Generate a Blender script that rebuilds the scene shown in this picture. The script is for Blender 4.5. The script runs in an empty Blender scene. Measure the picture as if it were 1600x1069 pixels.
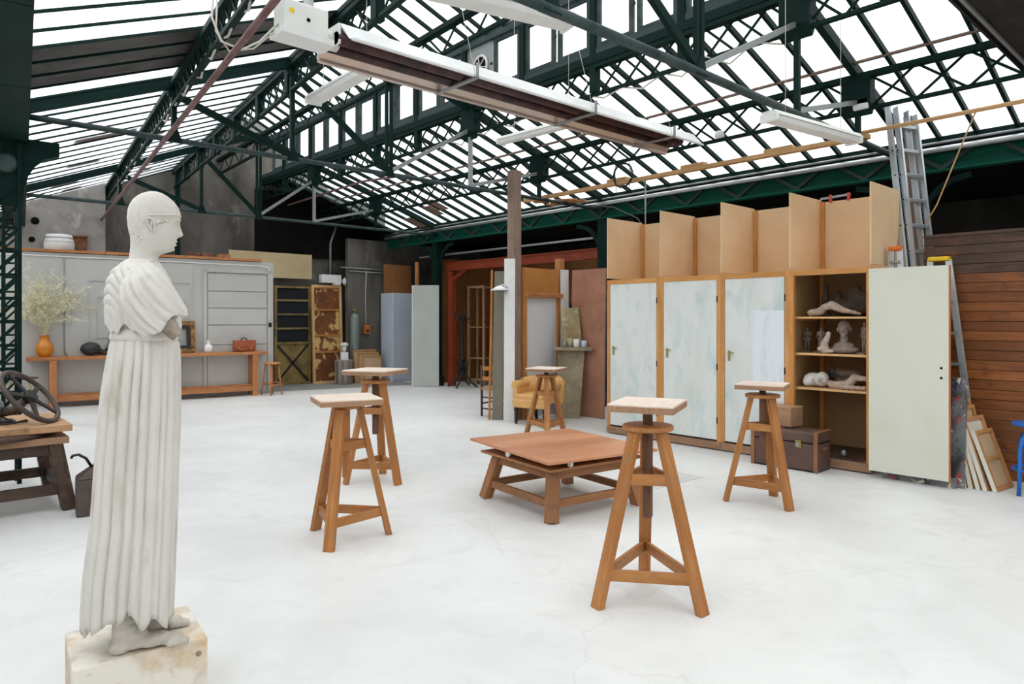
import bpy, bmesh, math, random
from mathutils import Vector, Matrix

S = bpy.context.scene
C = bpy.context.collection
R = random.Random(7)
V = Vector
PI = math.pi

# ------------------------------------------------------------------ camera
YAW = math.atan2(976, 1080)            # the hall's long axis (+Y) lies 42 deg left of the view axis
cam_d = bpy.data.cameras.new('camera')
cam_d.sensor_width = 36.0
cam_d.lens = 36.0 * 1080.0 / 1600.0
cam_d.shift_y = -(534.5 - 498.0) / 1600.0
cam_d.clip_start = 0.05
cam_d.clip_end = 400
cam = bpy.data.objects.new('camera', cam_d)
C.objects.link(cam)
cam.location = (0, 0, 1.55)
cam.rotation_euler = (PI / 2, 0, -YAW)
S.camera = cam

# ------------------------------------------------------------------ world: overcast sky, brighter towards the zenith
W = bpy.data.worlds.new('overcast')
S.world = W
W.use_nodes = True
wn = W.node_tree
wn.nodes.clear()
w_out = wn.nodes.new('ShaderNodeOutputWorld')
w_bg = wn.nodes.new('ShaderNodeBackground')
w_tc = wn.nodes.new('ShaderNodeTexCoord')
w_sep = wn.nodes.new('ShaderNodeSeparateXYZ')
w_map = wn.nodes.new('ShaderNodeMapRange')
wn.links.new(w_tc.outputs['Generated'], w_sep.inputs[0])
wn.links.new(w_sep.outputs['Z'], w_map.inputs['Value'])
w_map.inputs['From Min'].default_value = 0.0
w_map.inputs['From Max'].default_value = 1.0
w_map.inputs['To Min'].default_value = 1.0 / 3.0
w_map.inputs['To Max'].default_value = 1.0
w_mul = wn.nodes.new('ShaderNodeMath')
w_mul.operation = 'MULTIPLY'
w_mul.inputs[1].default_value = 2.45
wn.links.new(w_map.outputs[0], w_mul.inputs[0])
wn.links.new(w_mul.outputs[0], w_bg.inputs['Strength'])
w_bg.inputs['Color'].default_value = (1.0, 0.992, 0.975, 1)
wn.links.new(w_bg.outputs[0], w_out.inputs[0])

S.view_settings.view_transform = 'Standard'
S.view_settings.look = 'None'
S.view_settings.gamma = 1.0
S.view_settings.use_curve_mapping = False
S.view_settings.exposure = 0.55
try:
    S.cycles.max_bounces = 10
    S.cycles.diffuse_bounces = 6
    S.cycles.transparent_max_bounces = 48
    S.cycles.use_denoising = True
    S.cycles.sample_clamp_indirect = 8.0
except Exception:
    pass


# ------------------------------------------------------------------ helpers
def lin(r, g, b):
    def f(v):
        v /= 255.0
        return v / 12.92 if v <= 0.04045 else ((v + 0.055) / 1.055) ** 2.4
    return (f(r), f(g), f(b), 1.0)


class N:
    """tiny node-tree builder"""
    def __init__(self, name):
        self.m = bpy.data.materials.new(name)
        self.m.use_nodes = True
        self.t = self.m.node_tree
        self.b = self.t.nodes['Principled BSDF']
        self.o = self.t.nodes['Material Output']

    def n(self, kind, **kw):
        x = self.t.nodes.new('ShaderNode' + kind)
        for k, v in kw.items():
            if k in x.inputs:
                x.inputs[k].default_value = v
            else:
                setattr(x, k, v)
        return x

    def l(self, a, b):
        self.t.links.new(a, b)

    def coords(self, which='Object', scale=(1, 1, 1), rnd=False):
        tc = self.n('TexCoord')
        mp = self.n('Mapping')
        mp.inputs['Scale'].default_value = scale
        src = tc.outputs[which]
        if rnd:
            oi = self.n('ObjectInfo')
            ad = self.n('VectorMath', operation='MULTIPLY_ADD')
            cb = self.n('CombineXYZ')
            for i in range(3):
                self.l(oi.outputs['Random'], cb.inputs[i])
            self.l(cb.outputs[0], ad.inputs[0])
            ad.inputs[1].default_value = (37.1, 53.7, 21.3)
            self.l(src, ad.inputs[2])
            src = ad.outputs[0]
        self.l(src, mp.inputs['Vector'])
        return mp.outputs[0]

    def noise(self, vec, scale=5.0, detail=4.0, rough=0.55, dist=0.0):
        x = self.n('TexNoise')
        x.inputs['Scale'].default_value = scale
        x.inputs['Detail'].default_value = detail
        x.inputs['Roughness'].default_value = rough
        x.inputs['Distortion'].default_value = dist
        self.l(vec, x.inputs['Vector'])
        return x.outputs['Fac']

    def ramp(self, fac, stops):
        x = self.n('ValToRGB')
        e = x.color_ramp.elements
        while len(e) < len(stops):
            e.new(0.5)
        for i, (p, c) in enumerate(stops):
            e[i].position = p
            e[i].color = c
        self.l(fac, x.inputs[0])
        return x.outputs['Color']

    def mix(self, fac, a, b, mode='MIX'):
        x = self.n('MixRGB', blend_type=mode)
        for s, v in ((0, fac), (1, a), (2, b)):
            if isinstance(v, (int, float)):
                x.inputs[s].default_value = v
            elif isinstance(v, tuple):
                x.inputs[s].default_value = v
            else:
                self.l(v, x.inputs[s])
        return x.outputs[0]

    def bump(self, h, strength=0.3, dist=0.01):
        x = self.n('Bump')
        x.inputs['Strength'].default_value = strength
        x.inputs['Distance'].default_value = dist
        self.l(h, x.inputs['Height'])
        self.l(x.outputs[0], self.b.inputs['Normal'])

    def col(self, c):
        if isinstance(c, tuple):
            self.b.inputs['Base Color'].default_value = c
        else:
            self.l(c, self.b.inputs['Base Color'])

    def pr(self, rough=0.6, metal=0.0, spec=0.5):
        self.b.inputs['Roughness'].default_value = rough
        self.b.inputs['Metallic'].default_value = metal
        self.b.inputs['Specular IOR Level'].default_value = spec


def scl(c, k):
    return (min(1, c[0] * k), min(1, c[1] * k), min(1, c[2] * k), 1.0)


def m_plain(name, rgb, rough=0.6, metal=0.0, var=0.15, scale=6.0, spec=0.5, bump=0.0):
    m = N(name)
    c = lin(*rgb)
    v = m.coords('Object', rnd=True)
    f = m.noise(v, scale)
    m.col(m.ramp(f, [(0.3, scl(c, 1 - var)), (0.7, scl(c, 1 + var))]))
    m.pr(rough, metal, spec)
    if bump:
        m.bump(f, bump, 0.01)
    return m.m


def m_wood(name, a, b, rough=0.55, grain=(2.0, 26.0), spec=0.35, wear=None, bump=0.15, rv=0.08):
    """grain runs along U of the part"""
    m = N(name)
    v = m.coords('UV', (grain[0], grain[1], 1), rnd=True)
    f = m.noise(v, 1.6, 6, 0.65, 0.6)
    c = m.ramp(f, [(0.25, lin(*a)), (0.75, lin(*b))])
    f2 = m.noise(m.coords('Object', rnd=True), 2.2, 3)
    c = m.mix(m.ramp(f2, [(0.35, (0, 0, 0, 1)), (0.75, (0.5, 0.5, 0.5, 1))]), c, scl(lin(*a), 0.72))
    if wear:
        f3 = m.noise(m.coords('Object', rnd=True), 9, 6, 0.7)
        c = m.mix(m.ramp(f3, [(0.55, (0, 0, 0, 1)), (0.68, (0.8, 0.8, 0.8, 1))]), c, lin(*wear))
    oi = m.n('ObjectInfo')
    c = m.mix(1.0, c, m.ramp(oi.outputs['Random'], [(0.0, (1 - rv, 1 - rv, 1 - rv, 1)), (1.0, (1 + rv, 1 + rv * .9, 1 + rv * .8, 1))]), 'MULTIPLY')
    m.col(c)
    m.pr(rough, 0, spec)
    if bump:
        m.bump(f, bump, 0.004)
    return m.m


def m_stain(name, base, stains, rough=0.7, bump=0.1, stretch=(1, 1, 1), spec=0.4):
    """base colour with soft patches: stains = [(rgb, scale, lo, hi, amount)]"""
    m = N(name)
    c = lin(*base)
    f = None
    for i, (rgb, sc, lo, hi, am) in enumerate(stains):
        v = m.coords('Object', stretch, rnd=True)
        f = m.noise(v, sc, 6, 0.62, 0.4)
        k = m.ramp(f, [(lo, (0, 0, 0, 1)), (hi, (am, am, am, 1))])
        c = m.mix(k, c, lin(*rgb))
    m.col(c)
    m.pr(rough, 0, spec)
    if bump and f is not None:
        m.bump(f, bump, 0.01)
    return m.m


class MB:
    """collects boxes, bars, tubes, lathes and lofts into one mesh with UVs (U along the grain)"""
    def __init__(self):
        self.v = []
        self.f = []
        self.uv = []
        self.sm = []

    def quad(self, idx, uv, smooth=False):
        self.f.append(idx)
        self.uv.append(uv)
        self.sm.append(smooth)

    def hexa(self, p, L=1.0, w=0.1, h=0.1):
        """p: 8 corners, 0-3 start loop, 4-7 end loop"""
        b = len(self.v)
        self.v += [V(q) for q in p]
        lu = [(0, 0), (0, w), (L, w), (L, 0)]
        for i in range(4):
            j = (i + 1) % 4
            o = i * 0.37
            self.quad([b + i, b + j, b + 4 + j, b + 4 + i], [(0, o), (0, o + w), (L, o + w), (L, o)])
        self.quad([b + 3, b + 2, b + 1, b], [(0, 0), (h, 0), (h, w), (0, w)])
        self.quad([b + 4, b + 5, b + 6, b + 7], [(0, 0), (h, 0), (h, w), (0, w)])
        return self

    def bar(self, p, q, w, h, up=(0, 0, 1), w2=None, h2=None):
        """rectangular bar from p to q; w across, h along 'up'"""
        p, q = V(p), V(q)
        d = q - p
        L = d.length
        d.normalize()
        u = V(up)
        s = d.cross(u)
        if s.length < 1e-4:
            s = d.cross(V((1, 0, 0)))
        s.normalize()
        u = s.cross(d)
        w2 = w if w2 is None else w2
        h2 = h if h2 is None else h2
        a = [p + s * (w / 2 * i) + u * (h / 2 * j) for i, j in ((-1, -1), (-1, 1), (1, 1), (1, -1))]
        b = [q + s * (w2 / 2 * i) + u * (h2 / 2 * j) for i, j in ((-1, -1), (-1, 1), (1, 1), (1, -1))]
        return self.hexa(a + b, L, w, h)

    def box(self, c, s, rz=0.0):
        c = V(c)
        ax = max(range(3), key=lambda i: s[i])
        M = Matrix.Rotation(rz, 3, 'Z')
        e = [V((s[0] / 2, 0, 0)), V((0, s[1] / 2, 0)), V((0, 0, s[2] / 2))]
        e = [M @ q for q in e]
        d, a, b = e[ax], e[(ax + 1) % 3], e[(ax + 2) % 3]
        p = [c - d + a * i + b * j for i, j in ((-1, -1), (-1, 1), (1, 1), (1, -1))]
        q = [c + d + a * i + b * j for i, j in ((-1, -1), (-1, 1), (1, 1), (1, -1))]
        return self.hexa(p + q, 2 * d.length, 2 * a.length, 2 * b.length)

    def ring_loft(self, rings, cap0=True, cap1=True, smooth=True, closed=True):
        b = len(self.v)
        n = len(rings[0])
        for r in rings:
            self.v += [V(q) for q in r]
        m = n if closed else n - 1
        for i in range(len(rings) - 1):
            for j in range(m):
                k = (j + 1) % n
                self.quad([b + i * n + j, b + i * n + k, b + (i + 1) * n + k, b + (i + 1) * n + j],
                          [(i * .1, j / n), (i * .1, (j + 1) / n), (i * .1 + .1, (j + 1) / n), (i * .1 + .1, j / n)], smooth)
        if cap0:
            self.f.append([b + j for j in reversed(range(n))])
            self.uv.append([(0, 0)] * n)
            self.sm.append(False)
        if cap1:
            o = b + (len(rings) - 1) * n
            self.f.append([o + j for j in range(n)])
            self.uv.append([(0, 0)] * n)
            self.sm.append(False)
        return self

    def tube(self, pts, r, n=8, cap=True, closed=False):
        pts = [V(p) for p in pts]
        rr = r if isinstance(r, (list, tuple)) else [r] * len(pts)
        rings = []
        prev = None
        N_ = len(pts)
        for i, p in enumerate(pts):
            if closed:
                d = pts[(i + 1) % N_] - pts[i - 1]
            else:
                d = pts[min(i + 1, N_ - 1)] - pts[max(i - 1, 0)]
            d.normalize()
            if prev is None:
                a = d.orthogonal().normalized()
            else:
                a = (prev - d * prev.dot(d))
                a = a.normalized() if a.length > 1e-6 else d.orthogonal().normalized()
            prev = a
            b = d.cross(a)
            rings.append([p + (a * math.cos(2 * PI * k / n) + b * math.sin(2 * PI * k / n)) * rr[i] for k in range(n)])
        if closed:
            rings.append(rings[0])
            cap = False
        return self.ring_loft(rings, cap, cap)

    def lathe(self, prof, n=24, c=(0, 0, 0), cap=True, M=None):
        c = V(c)
        rings = []
        for r, z in prof:
            ring = [V((r * math.cos(2 * PI * k / n), r * math.sin(2 * PI * k / n), z)) for k in range(n)]
            if M is not None:
                ring = [M @ q for q in ring]
            rings.append([c + q for q in ring])
        return self.ring_loft(rings, cap, cap)

    def prism(self, poly, y0, y1, M=None):
        """poly in XZ extruded along Y"""
        a = [V((x, y0, z)) for x, z in poly]
        b = [V((x, y1, z)) for x, z in poly]
        if M is not None:
            a = [M @ q for q in a]
            b = [M @ q for q in b]
        return self.ring_loft([a, b], True, True, False)

    def mesh(self, name):
        me = bpy.data.meshes.new(name)
        me.from_pydata([tuple(q) for q in self.v], [], self.f)
        u = me.uv_layers.new(name='UVMap')
        flat = [c for f in self.uv for c in f]
        for i, c in enumerate(flat):
            u.data[i].uv = c
        me.polygons.foreach_set('use_smooth', self.sm)
        bm = bmesh.new()
        bm.from_mesh(me)
        bmesh.ops.recalc_face_normals(bm, faces=bm.faces)
        bm.to_mesh(me)
        bm.free()
        me.update()
        return me


def link(name, me, mat, parent=None, loc=None, rotz=None):
    o = bpy.data.objects.new(name, me)
    C.objects.link(o)
    if mat is not None and not me.materials:
        me.materials.append(mat)
    if parent is not None:
        o.parent = parent
    if loc is not None:
        o.location = loc
    if rotz is not None:
        o.rotation_euler = (0, 0, rotz)
    return o


def obj(name, mb, mat, parent=None, bevel=0.0, loc=None, rotz=None, seg=2):
    o = link(name, mb.mesh(name), mat, parent, loc, rotz)
    if bevel:
        b = o.modifiers.new('bevel', 'BEVEL')
        b.width = bevel
        b.segments = seg
        b.limit_method = 'ANGLE'
        b.angle_limit = math.radians(40)
    return o


def tag(o, label, cat, group=None):
    o['label'] = label
    o['category'] = cat
    if group:
        o['group'] = group
    return o


def thing(name, label, cat, loc=(0, 0, 0), rotz=0.0, group=None):
    o = bpy.data.objects.new(name, None)
    C.objects.link(o)
    o.empty_display_size = 0.1
    o.location = loc
    o.rotation_euler = (0, 0, rotz)
    return tag(o, label, cat, group)


def struct(o, label=None):
    o['kind'] = 'structure'
    if label:
        o['label'] = label
        o['category'] = label_cat(o.name)
    return o


def label_cat(n):
    for k in ('floor', 'ceiling', 'wall', 'window', 'door', 'trim', 'baseboard'):
        if n.startswith(k):
            return k
    return 'structure'


UNIT = {}


def ubar(name, p, q, w, h, mat, parent=None, up=(0, 0, 1)):
    """bar that shares one unit-cube mesh per material"""
    key = (mat.name, 'bar')
    if key not in UNIT:
        UNIT[key] = MB().box((0, 0, 0), (1, 1, 1)).mesh(name)
        UNIT[key].materials.append(mat)
    p, q = V(p), V(q)
    if parent is not None:
        p = p - parent.location
        q = q - parent.location
    d = q - p
    L = d.length
    d.normalize()
    s = d.cross(V(up))
    if s.length < 1e-4:
        s = d.cross(V((1, 0, 0)))
    s.normalize()
    u = s.cross(d)
    o = bpy.data.objects.new(name, UNIT[key])
    C.objects.link(o)
    if parent is not None:
        o.parent = parent
    M = Matrix((d * L, s * w, u * h)).transposed().to_4x4()
    M.translation = (p + q) / 2
    o.matrix_basis = M
    return o


def blob(name, parts, mat, parent=None, voxel=0.01, smooth=4, loc=None, rotz=None):
    """parts: (x,y,z,rx,ry,rz[,tiltY[,rotZ]]) ellipsoids fused to one skin"""
    bm = bmesh.new()
    for p in parts:
        x, y, z, rx, ry, rz_ = p[:6]
        M = Matrix.Translation((x, y, z))
        if len(p) > 7:
            M = M @ Matrix.Rotation(p[7], 4, 'Z')
        if len(p) > 6:
            M = M @ Matrix.Rotation(p[6], 4, 'Y')
        M = M @ Matrix.Diagonal((rx, ry, rz_, 1))
        bmesh.ops.create_icosphere(bm, subdivisions=2, radius=1.0, matrix=M)
    me = bpy.data.meshes.new(name)
    bm.to_mesh(me)
    bm.free()
    o = link(name, me, mat, parent, loc, rotz)
    r = o.modifiers.new('remesh', 'REMESH')
    r.mode = 'VOXEL'
    r.voxel_size = voxel
    r.use_smooth_shade = True
    s = o.modifiers.new('smooth', 'SMOOTH')
    s.iterations = smooth
    s.factor = 0.5
    return o


def limb(a, b, ra, rb, k=5):
    a, b = V(a), V(b)
    return [tuple(a.lerp(b, i / (k - 1))) + (ra + (rb - ra) * i / (k - 1),) * 3 for i in range(k)]


def arc(c, r, a0, a1, n, ax='xz'):
    out = []
    for i in range(n + 1):
        a = a0 + (a1 - a0) * i / n
        u, v = r * math.cos(a), r * math.sin(a)
        out.append((c[0] + u, c[1], c[2] + v) if ax == 'xz' else ((c[0], c[1] + u, c[2] + v) if ax == 'yz' else (c[0] + u, c[1] + v, c[2])))
    return out


def copy_tree(o, parent=None):
    c = o.copy()
    C.objects.link(c)
    if parent is not None:
        c.parent = parent
    for ch in list(o.children):
        copy_tree(ch, c)
    return c


# ------------------------------------------------------------------ materials
M = {}
M['green'] = m_plain('green_steel', (8, 35, 31), 0.6, 0, 0.3, 3.0, 0.12)
M['green2'] = m_plain('green_girder', (12, 80, 65), 0.6, 0, 0.25, 4.0, 0.15)
M['greengrey'] = m_stain('weathered_green', (66, 78, 78), [((26, 46, 45), 5, 0.4, 0.65, 0.8)], 0.6, spec=0.2)
M['greysteel'] = m_plain('grey_steel', (150, 153, 154), 0.4, 0.5, 0.1)
M['galv'] = m_plain('galvanised', (190, 192, 193), 0.35, 0.7, 0.1)
M['darkmetal'] = m_plain('dark_metal', (44, 42, 40), 0.45, 0.5, 0.3)
M['black'] = m_plain('black_paint', (20, 19, 19), 0.4, 0, 0.2)
M['sheet'] = m_stain('corrugated_sheet', (96, 94, 92), [((60, 58, 57), 2.5, 0.4, 0.7, 0.8)], 0.6, spec=0.2)
M['sheet_dark'] = m_stain('dark_sheet', (52, 48, 46), [((36, 33, 32), 2.5, 0.4, 0.7, 0.8)], 0.7, spec=0.15)
M['white'] = m_plain('white_paint', (226, 227, 226), 0.5, 0, 0.04)
M['offwhite'] = m_stain('aged_white_paint', (224, 224, 221), [((205, 205, 200), 3, 0.45, 0.7, 0.7)], 0.6)
M['lampwhite'] = m_plain('lamp_housing', (226, 228, 222), 0.4, 0, 0.04)
M['heat_dark'] = m_stain('heater_tube', (74, 44, 42), [((40, 26, 28), 6, 0.4, 0.6, 0.9)], 0.4)
M['heat_reflector'] = m_plain('heater_reflector', (214, 196, 184), 0.3, 0.4, 0.06)
M['rust'] = m_stain('rusty_pipe', (120, 92, 92), [((96, 60, 56), 5, 0.4, 0.6, 0.8)], 0.6)
M['wood'] = m_wood('stand_wood', (146, 88, 42), (196, 138, 80), 0.5, wear=(150, 112, 78))
M['wood_top_lit'] = m_wood('lit_stand_top_wood', (214, 194, 178), (242, 230, 218), 0.6, wear=(206, 184, 166))  # pale top wood, with strong light from above put into its colour
M['wood_spindle'] = m_wood('spindle_wood', (84, 56, 42), (124, 88, 66), 0.5)
M['wood_edge'] = m_wood('worn_board', (140, 104, 80), (180, 142, 112), 0.6)
M['wood_table'] = m_wood('table_top_wood', (168, 106, 68), (212, 154, 112), 0.38, (1.2, 8.0), 0.5)
M['wood_tbase'] = m_wood('table_base_wood', (128, 84, 52), (176, 126, 84), 0.55, wear=(120, 92, 70))
M['wood_dark'] = m_wood('dark_wood', (52, 38, 32), (92, 70, 58), 0.55, wear=(116, 92, 76))
M['wood_old'] = m_wood('old_plank', (150, 108, 72), (206, 168, 128), 0.6, wear=(110, 82, 60))
M['wood_bench'] = m_wood('bench_wood', (160, 96, 52), (212, 152, 100), 0.55, wear=(124, 76, 44))
M['wood_frame'] = m_wood('cabinet_frame_wood', (188, 124, 62), (226, 170, 104), 0.5)
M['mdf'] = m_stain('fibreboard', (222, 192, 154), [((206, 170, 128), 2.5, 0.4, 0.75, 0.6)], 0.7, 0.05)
M['mdf_shaded'] = m_stain('shaded_cabinet_inside', (150, 120, 82), [((134, 104, 70), 2.5, 0.4, 0.75, 0.6)], 0.7, 0.05)  # fibreboard darkened so its colour holds the shade inside the cabinets
M['wood_pale'] = m_wood('pale_batten', (206, 158, 104), (232, 190, 138), 0.55)
M['wood_post'] = m_wood('weathered_post', (112, 92, 82), (160, 136, 122), 0.7)
M['wood_plank'] = m_wood('wall_plank', (106, 56, 20), (166, 100, 48), 0.45, (1.5, 14.0), 0.5, wear=(90, 52, 32), rv=.28)
M['wood_plank_grey'] = m_wood('wall_plank_weathered', (62, 48, 42), (104, 82, 70), 0.6, (1.5, 14.0), 0.3, wear=(130, 74, 36))
M['ply'] = m_wood('plywood', (164, 104, 48), (204, 144, 80), 0.55, (1.0, 7.0))
M['ply_pale'] = m_wood('pale_plywood', (196, 174, 132), (222, 202, 164), 0.6, (1.0, 6.0))
M['redboard'] = m_stain('reddish_board', (178, 130, 106), [((150, 102, 80), 3, 0.4, 0.7, 0.8), ((176, 128, 108), 7, 0.5, 0.75, 0.6)], 0.6)
M['door_paint'] = m_stain('smudged_door_paint', (222, 226, 224), [((204, 208, 200), 1.6, 0.45, 0.7, 0.7), ((142, 186, 192), 2.2, 0.52, 0.76, 0.6), ((110, 160, 172), 4.0, 0.60, 0.80, 0.45)], 0.55, 0.04, (1, 1.7, 0.8))
M['door_patch'] = m_stain('blue_white_paint', (226, 232, 238), [((170, 200, 208), 3.0, 0.52, 0.75, 0.7)], 0.55, 0.03, (1, 2.4, 0.6))
M['door_green'] = m_stain('pale_green_door', (212, 214, 200), [((200, 200, 182), 1.5, 0.45, 0.75, 0.6), ((150, 138, 110), 26, 0.72, 0.78, 0.5)], 0.45, 0.02)
M['door_edge'] = m_wood('door_edge', (176, 92, 48), (212, 132, 84), 0.5)
M['greypanel'] = m_stain('grey_panel_paint', (188, 187, 183), [((176, 175, 170), 1.2, 0.4, 0.7, 0.7)], 0.55, 0.03)
M['greypanel2'] = m_stain('grey_board', (182, 186, 180), [((168, 171, 164), 2.0, 0.4, 0.7, 0.7)], 0.55, 0.03)
M['bluecab'] = m_stain('pale_blue_paint', (200, 210, 222), [((188, 198, 212), 1.5, 0.4, 0.7, 0.6)], 0.45, 0.02)
M['concrete'] = m_stain('dark_concrete', (104, 100, 94), [((62, 58, 54), 1.1, 0.42, 0.62, 0.9), ((146, 142, 134), 3.2, 0.56, 0.74, 0.6)], 0.85, 0.3, (1, 1, 0.45))
M['concrete_dark'] = m_stain('dark_aisle_concrete', (52, 49, 46), [((30, 28, 27), 1.3, 0.42, 0.62, 0.9), ((84, 80, 74), 4, 0.6, 0.78, 0.5)], 0.9, 0.2)  # dark mottled concrete for the right aisle wall
M['plaster'] = m_stain('grey_plaster', (150, 146, 142), [((190, 188, 186), 1.6, 0.52, 0.62, 0.9), ((112, 108, 100), 2.6, 0.5, 0.7, 0.8)], 0.85, 0.2)
M['deep_black'] = m_plain('matt_black', (18, 16, 15), 0.9, 0, 0.3, 2, 0.1)  # near-black for openings, the aisle ceiling and small dark parts
M['wall_paint'] = m_stain('wall_paint', (206, 206, 202), [((190, 190, 184), 0.8, 0.4, 0.7, 0.6)], 0.8, 0.05)
M['red'] = m_stain('red_oxide_paint', (140, 58, 30), [((112, 42, 22), 3, 0.4, 0.7, 0.7), ((170, 84, 52), 9, 0.6, 0.75, 0.5)], 0.5)
M['brownwall'] = m_stain('brown_inner_wall', (158, 106, 62), [((126, 80, 44), 1.2, 0.4, 0.7, 0.8)], 0.7)
M['stone'] = m_stain('white_plaster_statue', (211, 207, 201), [((191, 185, 176), 3.0, 0.42, 0.68, 0.8), ((170, 157, 138), 6.0, 0.58, 0.73, 0.6), ((140, 130, 116), 22.0, 0.68, 0.76, 0.45)], 0.6, 0.06, (1, 1, 0.55))
M['stone_foot'] = m_stain('worn_plaster_foot', (200, 193, 182), [((150, 140, 128), 5.0, 0.4, 0.65, 0.8)], 0.6, 0.1)
M['stone_brown'] = m_stain('broken_plaster', (178, 164, 148), [((128, 112, 98), 9.0, 0.4, 0.65, 0.9)], 0.8, 0.4)
M['plinth'] = m_stain('plinth_plaster', (224, 218, 206), [((196, 160, 112), 2.6, 0.52, 0.66, 0.85), ((170, 160, 148), 5, 0.5, 0.7, 0.7), ((110, 100, 90), 14, 0.70, 0.76, 0.7)], 0.7, 0.2)
M['clay'] = m_stain('grey_clay', (150, 138, 128), [((112, 102, 94), 14, 0.4, 0.65, 0.8)], 0.85, 0.4)
M['clay_dark'] = m_stain('dark_clay', (92, 80, 72), [((62, 54, 50), 12, 0.4, 0.65, 0.8)], 0.85, 0.3)
M['clay_pink'] = m_stain('pale_clay', (196, 176, 160), [((150, 130, 116), 10, 0.4, 0.65, 0.7)], 0.8, 0.2)
M['clay_white'] = m_stain('white_clay', (214, 212, 208), [((140, 136, 130), 7, 0.52, 0.62, 0.8)], 0.8, 0.3)
M['trunk'] = m_stain('brown_trunk', (98, 74, 64), [((72, 54, 48), 4, 0.4, 0.65, 0.8)], 0.5, 0.1)
M['trunk_trim'] = m_plain('trunk_trim', (138, 92, 60), 0.5, 0, 0.2)
M['brass'] = m_plain('brass', (176, 160, 100), 0.35, 0.8, 0.15)
M['leather'] = m_stain('tan_leather', (166, 88, 52), [((128, 62, 34), 8, 0.4, 0.65, 0.8)], 0.45, 0.1)
M['vinyl'] = m_stain('tan_vinyl', (216, 168, 106), [((196, 146, 84), 3, 0.4, 0.7, 0.7)], 0.4, 0.03)
M['amber'] = m_plain('amber_glaze', (206, 124, 24), 0.15, 0, 0.15, 8, 0.6)
M['porcelain'] = m_plain('white_porcelain', (226, 228, 228), 0.2, 0, 0.03)
M['gold'] = m_stain('gilt_wood', (150, 104, 48), [((84, 56, 28), 14, 0.42, 0.6, 0.9), ((206, 164, 96), 24, 0.55, 0.7, 0.9)], 0.4, 0.6)
M['alu'] = m_plain('aluminium', (198, 203, 207), 0.32, 0.75, 0.06)
M['alu_dark'] = m_plain('aluminium_dull', (150, 154, 156), 0.4, 0.7, 0.08)
M['orange'] = m_plain('orange_plastic', (232, 112, 32), 0.4, 0, 0.06)
M['yellow'] = m_plain('yellow_plastic', (236, 196, 32), 0.4, 0, 0.06)
M['canvas'] = m_stain('canvas_back', (206, 178, 140), [((188, 158, 118), 2, 0.4, 0.7, 0.6)], 0.8, 0.05)
M['canvas_w'] = m_plain('canvas_edge', (222, 220, 208), 0.75, 0, 0.08)
M['canvas_frame'] = m_wood('stretcher_wood', (176, 122, 74), (212, 160, 108), 0.6)
M['blue'] = m_plain('blue_enamel', (26, 104, 190), 0.35, 0, 0.12)
M['grass'] = m_stain('dried_grass', (240, 235, 208), [((206, 198, 156), 9, 0.4, 0.65, 0.9)], 0.8, 0)
M['rubberblack'] = m_stain('dull_black_shell', (52, 50, 50), [((34, 33, 34), 8, 0.4, 0.6, 0.8)], 0.5)
M['cable'] = m_plain('pale_cable', (196, 192, 180), 0.5, 0, 0.08)
M['cable_b'] = m_plain('black_cable', (30, 30, 30), 0.5, 0, 0.1)
M['peeling'] = m_stain('peeling_brown_door', (128, 78, 44), [((98, 56, 30), 3, 0.4, 0.6, 0.8), ((214, 176, 112), 2.6, 0.535, 0.57, 0.95)], 0.65, 0.2)
M['rustdoor'] = m_stain('rusty_yellow_sheet', (150, 128, 74), [((96, 84, 60), 2.2, 0.42, 0.6, 0.9), ((170, 110, 44), 5, 0.6, 0.72, 0.7)], 0.6, 0.1)
M['orangebox'] = m_plain('orange_switch_box', (184, 104, 40), 0.5, 0, 0.1)
M['darkgreen_tank'] = m_plain('grey_green_tank', (128, 140, 136), 0.45, 0.2, 0.12)
M['moss'] = m_stain('stained_plank', (160, 150, 126), [((122, 110, 90), 3, 0.4, 0.65, 0.8), ((186, 176, 148), 8, 0.55, 0.7, 0.6)], 0.75, 0.1)
M['smear'] = m_stain('clay_smeared_board', (178, 168, 134), [((140, 126, 92), 4, 0.4, 0.6, 0.9), ((212, 204, 176), 8, 0.55, 0.7, 0.8)], 0.8, 0.3)
M['mirrorboard'] = m_plain('olive_board', (116, 110, 96), 0.35, 0, 0.1)
M['brick'] = m_stain('old_brick', (140, 92, 68), [((96, 66, 54), 8, 0.4, 0.6, 0.8)], 0.85, 0.3)
M['red_clamp'] = m_plain('red_clamp_paint', (200, 60, 44), 0.4, 0, 0.1)
M['tinmetal'] = m_stain('rusty_tin', (82, 70, 64), [((56, 44, 40), 6, 0.4, 0.6, 0.8), ((134, 128, 122), 3, 0.6, 0.75, 0.6)], 0.45, 0.1)
M['whiteboard'] = m_stain('hazy_white_panel', (206, 208, 212), [((192, 190, 186), 2.2, 0.5, 0.75, 0.6)], 0.35, 0)

# paint-splashed board
pm = N('paint_splashed')
pc = lin(120, 120, 122)
for rgb, sc, lo, hi in (((48, 48, 52), 3, .45, .6), ((170, 60, 70), 7, .60, .64), ((60, 90, 150), 8, .61, .65), ((212, 206, 190), 9, .60, .63), ((190, 170, 60), 10, .64, .67), ((110, 60, 110), 8, .63, .67), ((80, 130, 90), 11, .64, .67)):
    fct = pm.noise(pm.coords('Object', (1, 1.2, 0.7), rnd=True), sc, 5, .6, .8)
    oi = pm.n('VectorMath')
    pc = pm.mix(pm.ramp(fct, [(lo, (0, 0, 0, 1)), (hi, (1, 1, 1, 1))]), pc, lin(*rgb))
    for nd in pm.t.nodes:
        if nd.bl_idname == 'ShaderNodeMapping' and not nd.label:
            nd.label = 'x'
            nd.inputs['Location'].default_value = (sc * 3.3, sc * 1.7, sc * 7.1)
pm.col(pc)
pm.pr(0.5)
M['splash'] = pm.m

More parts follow.
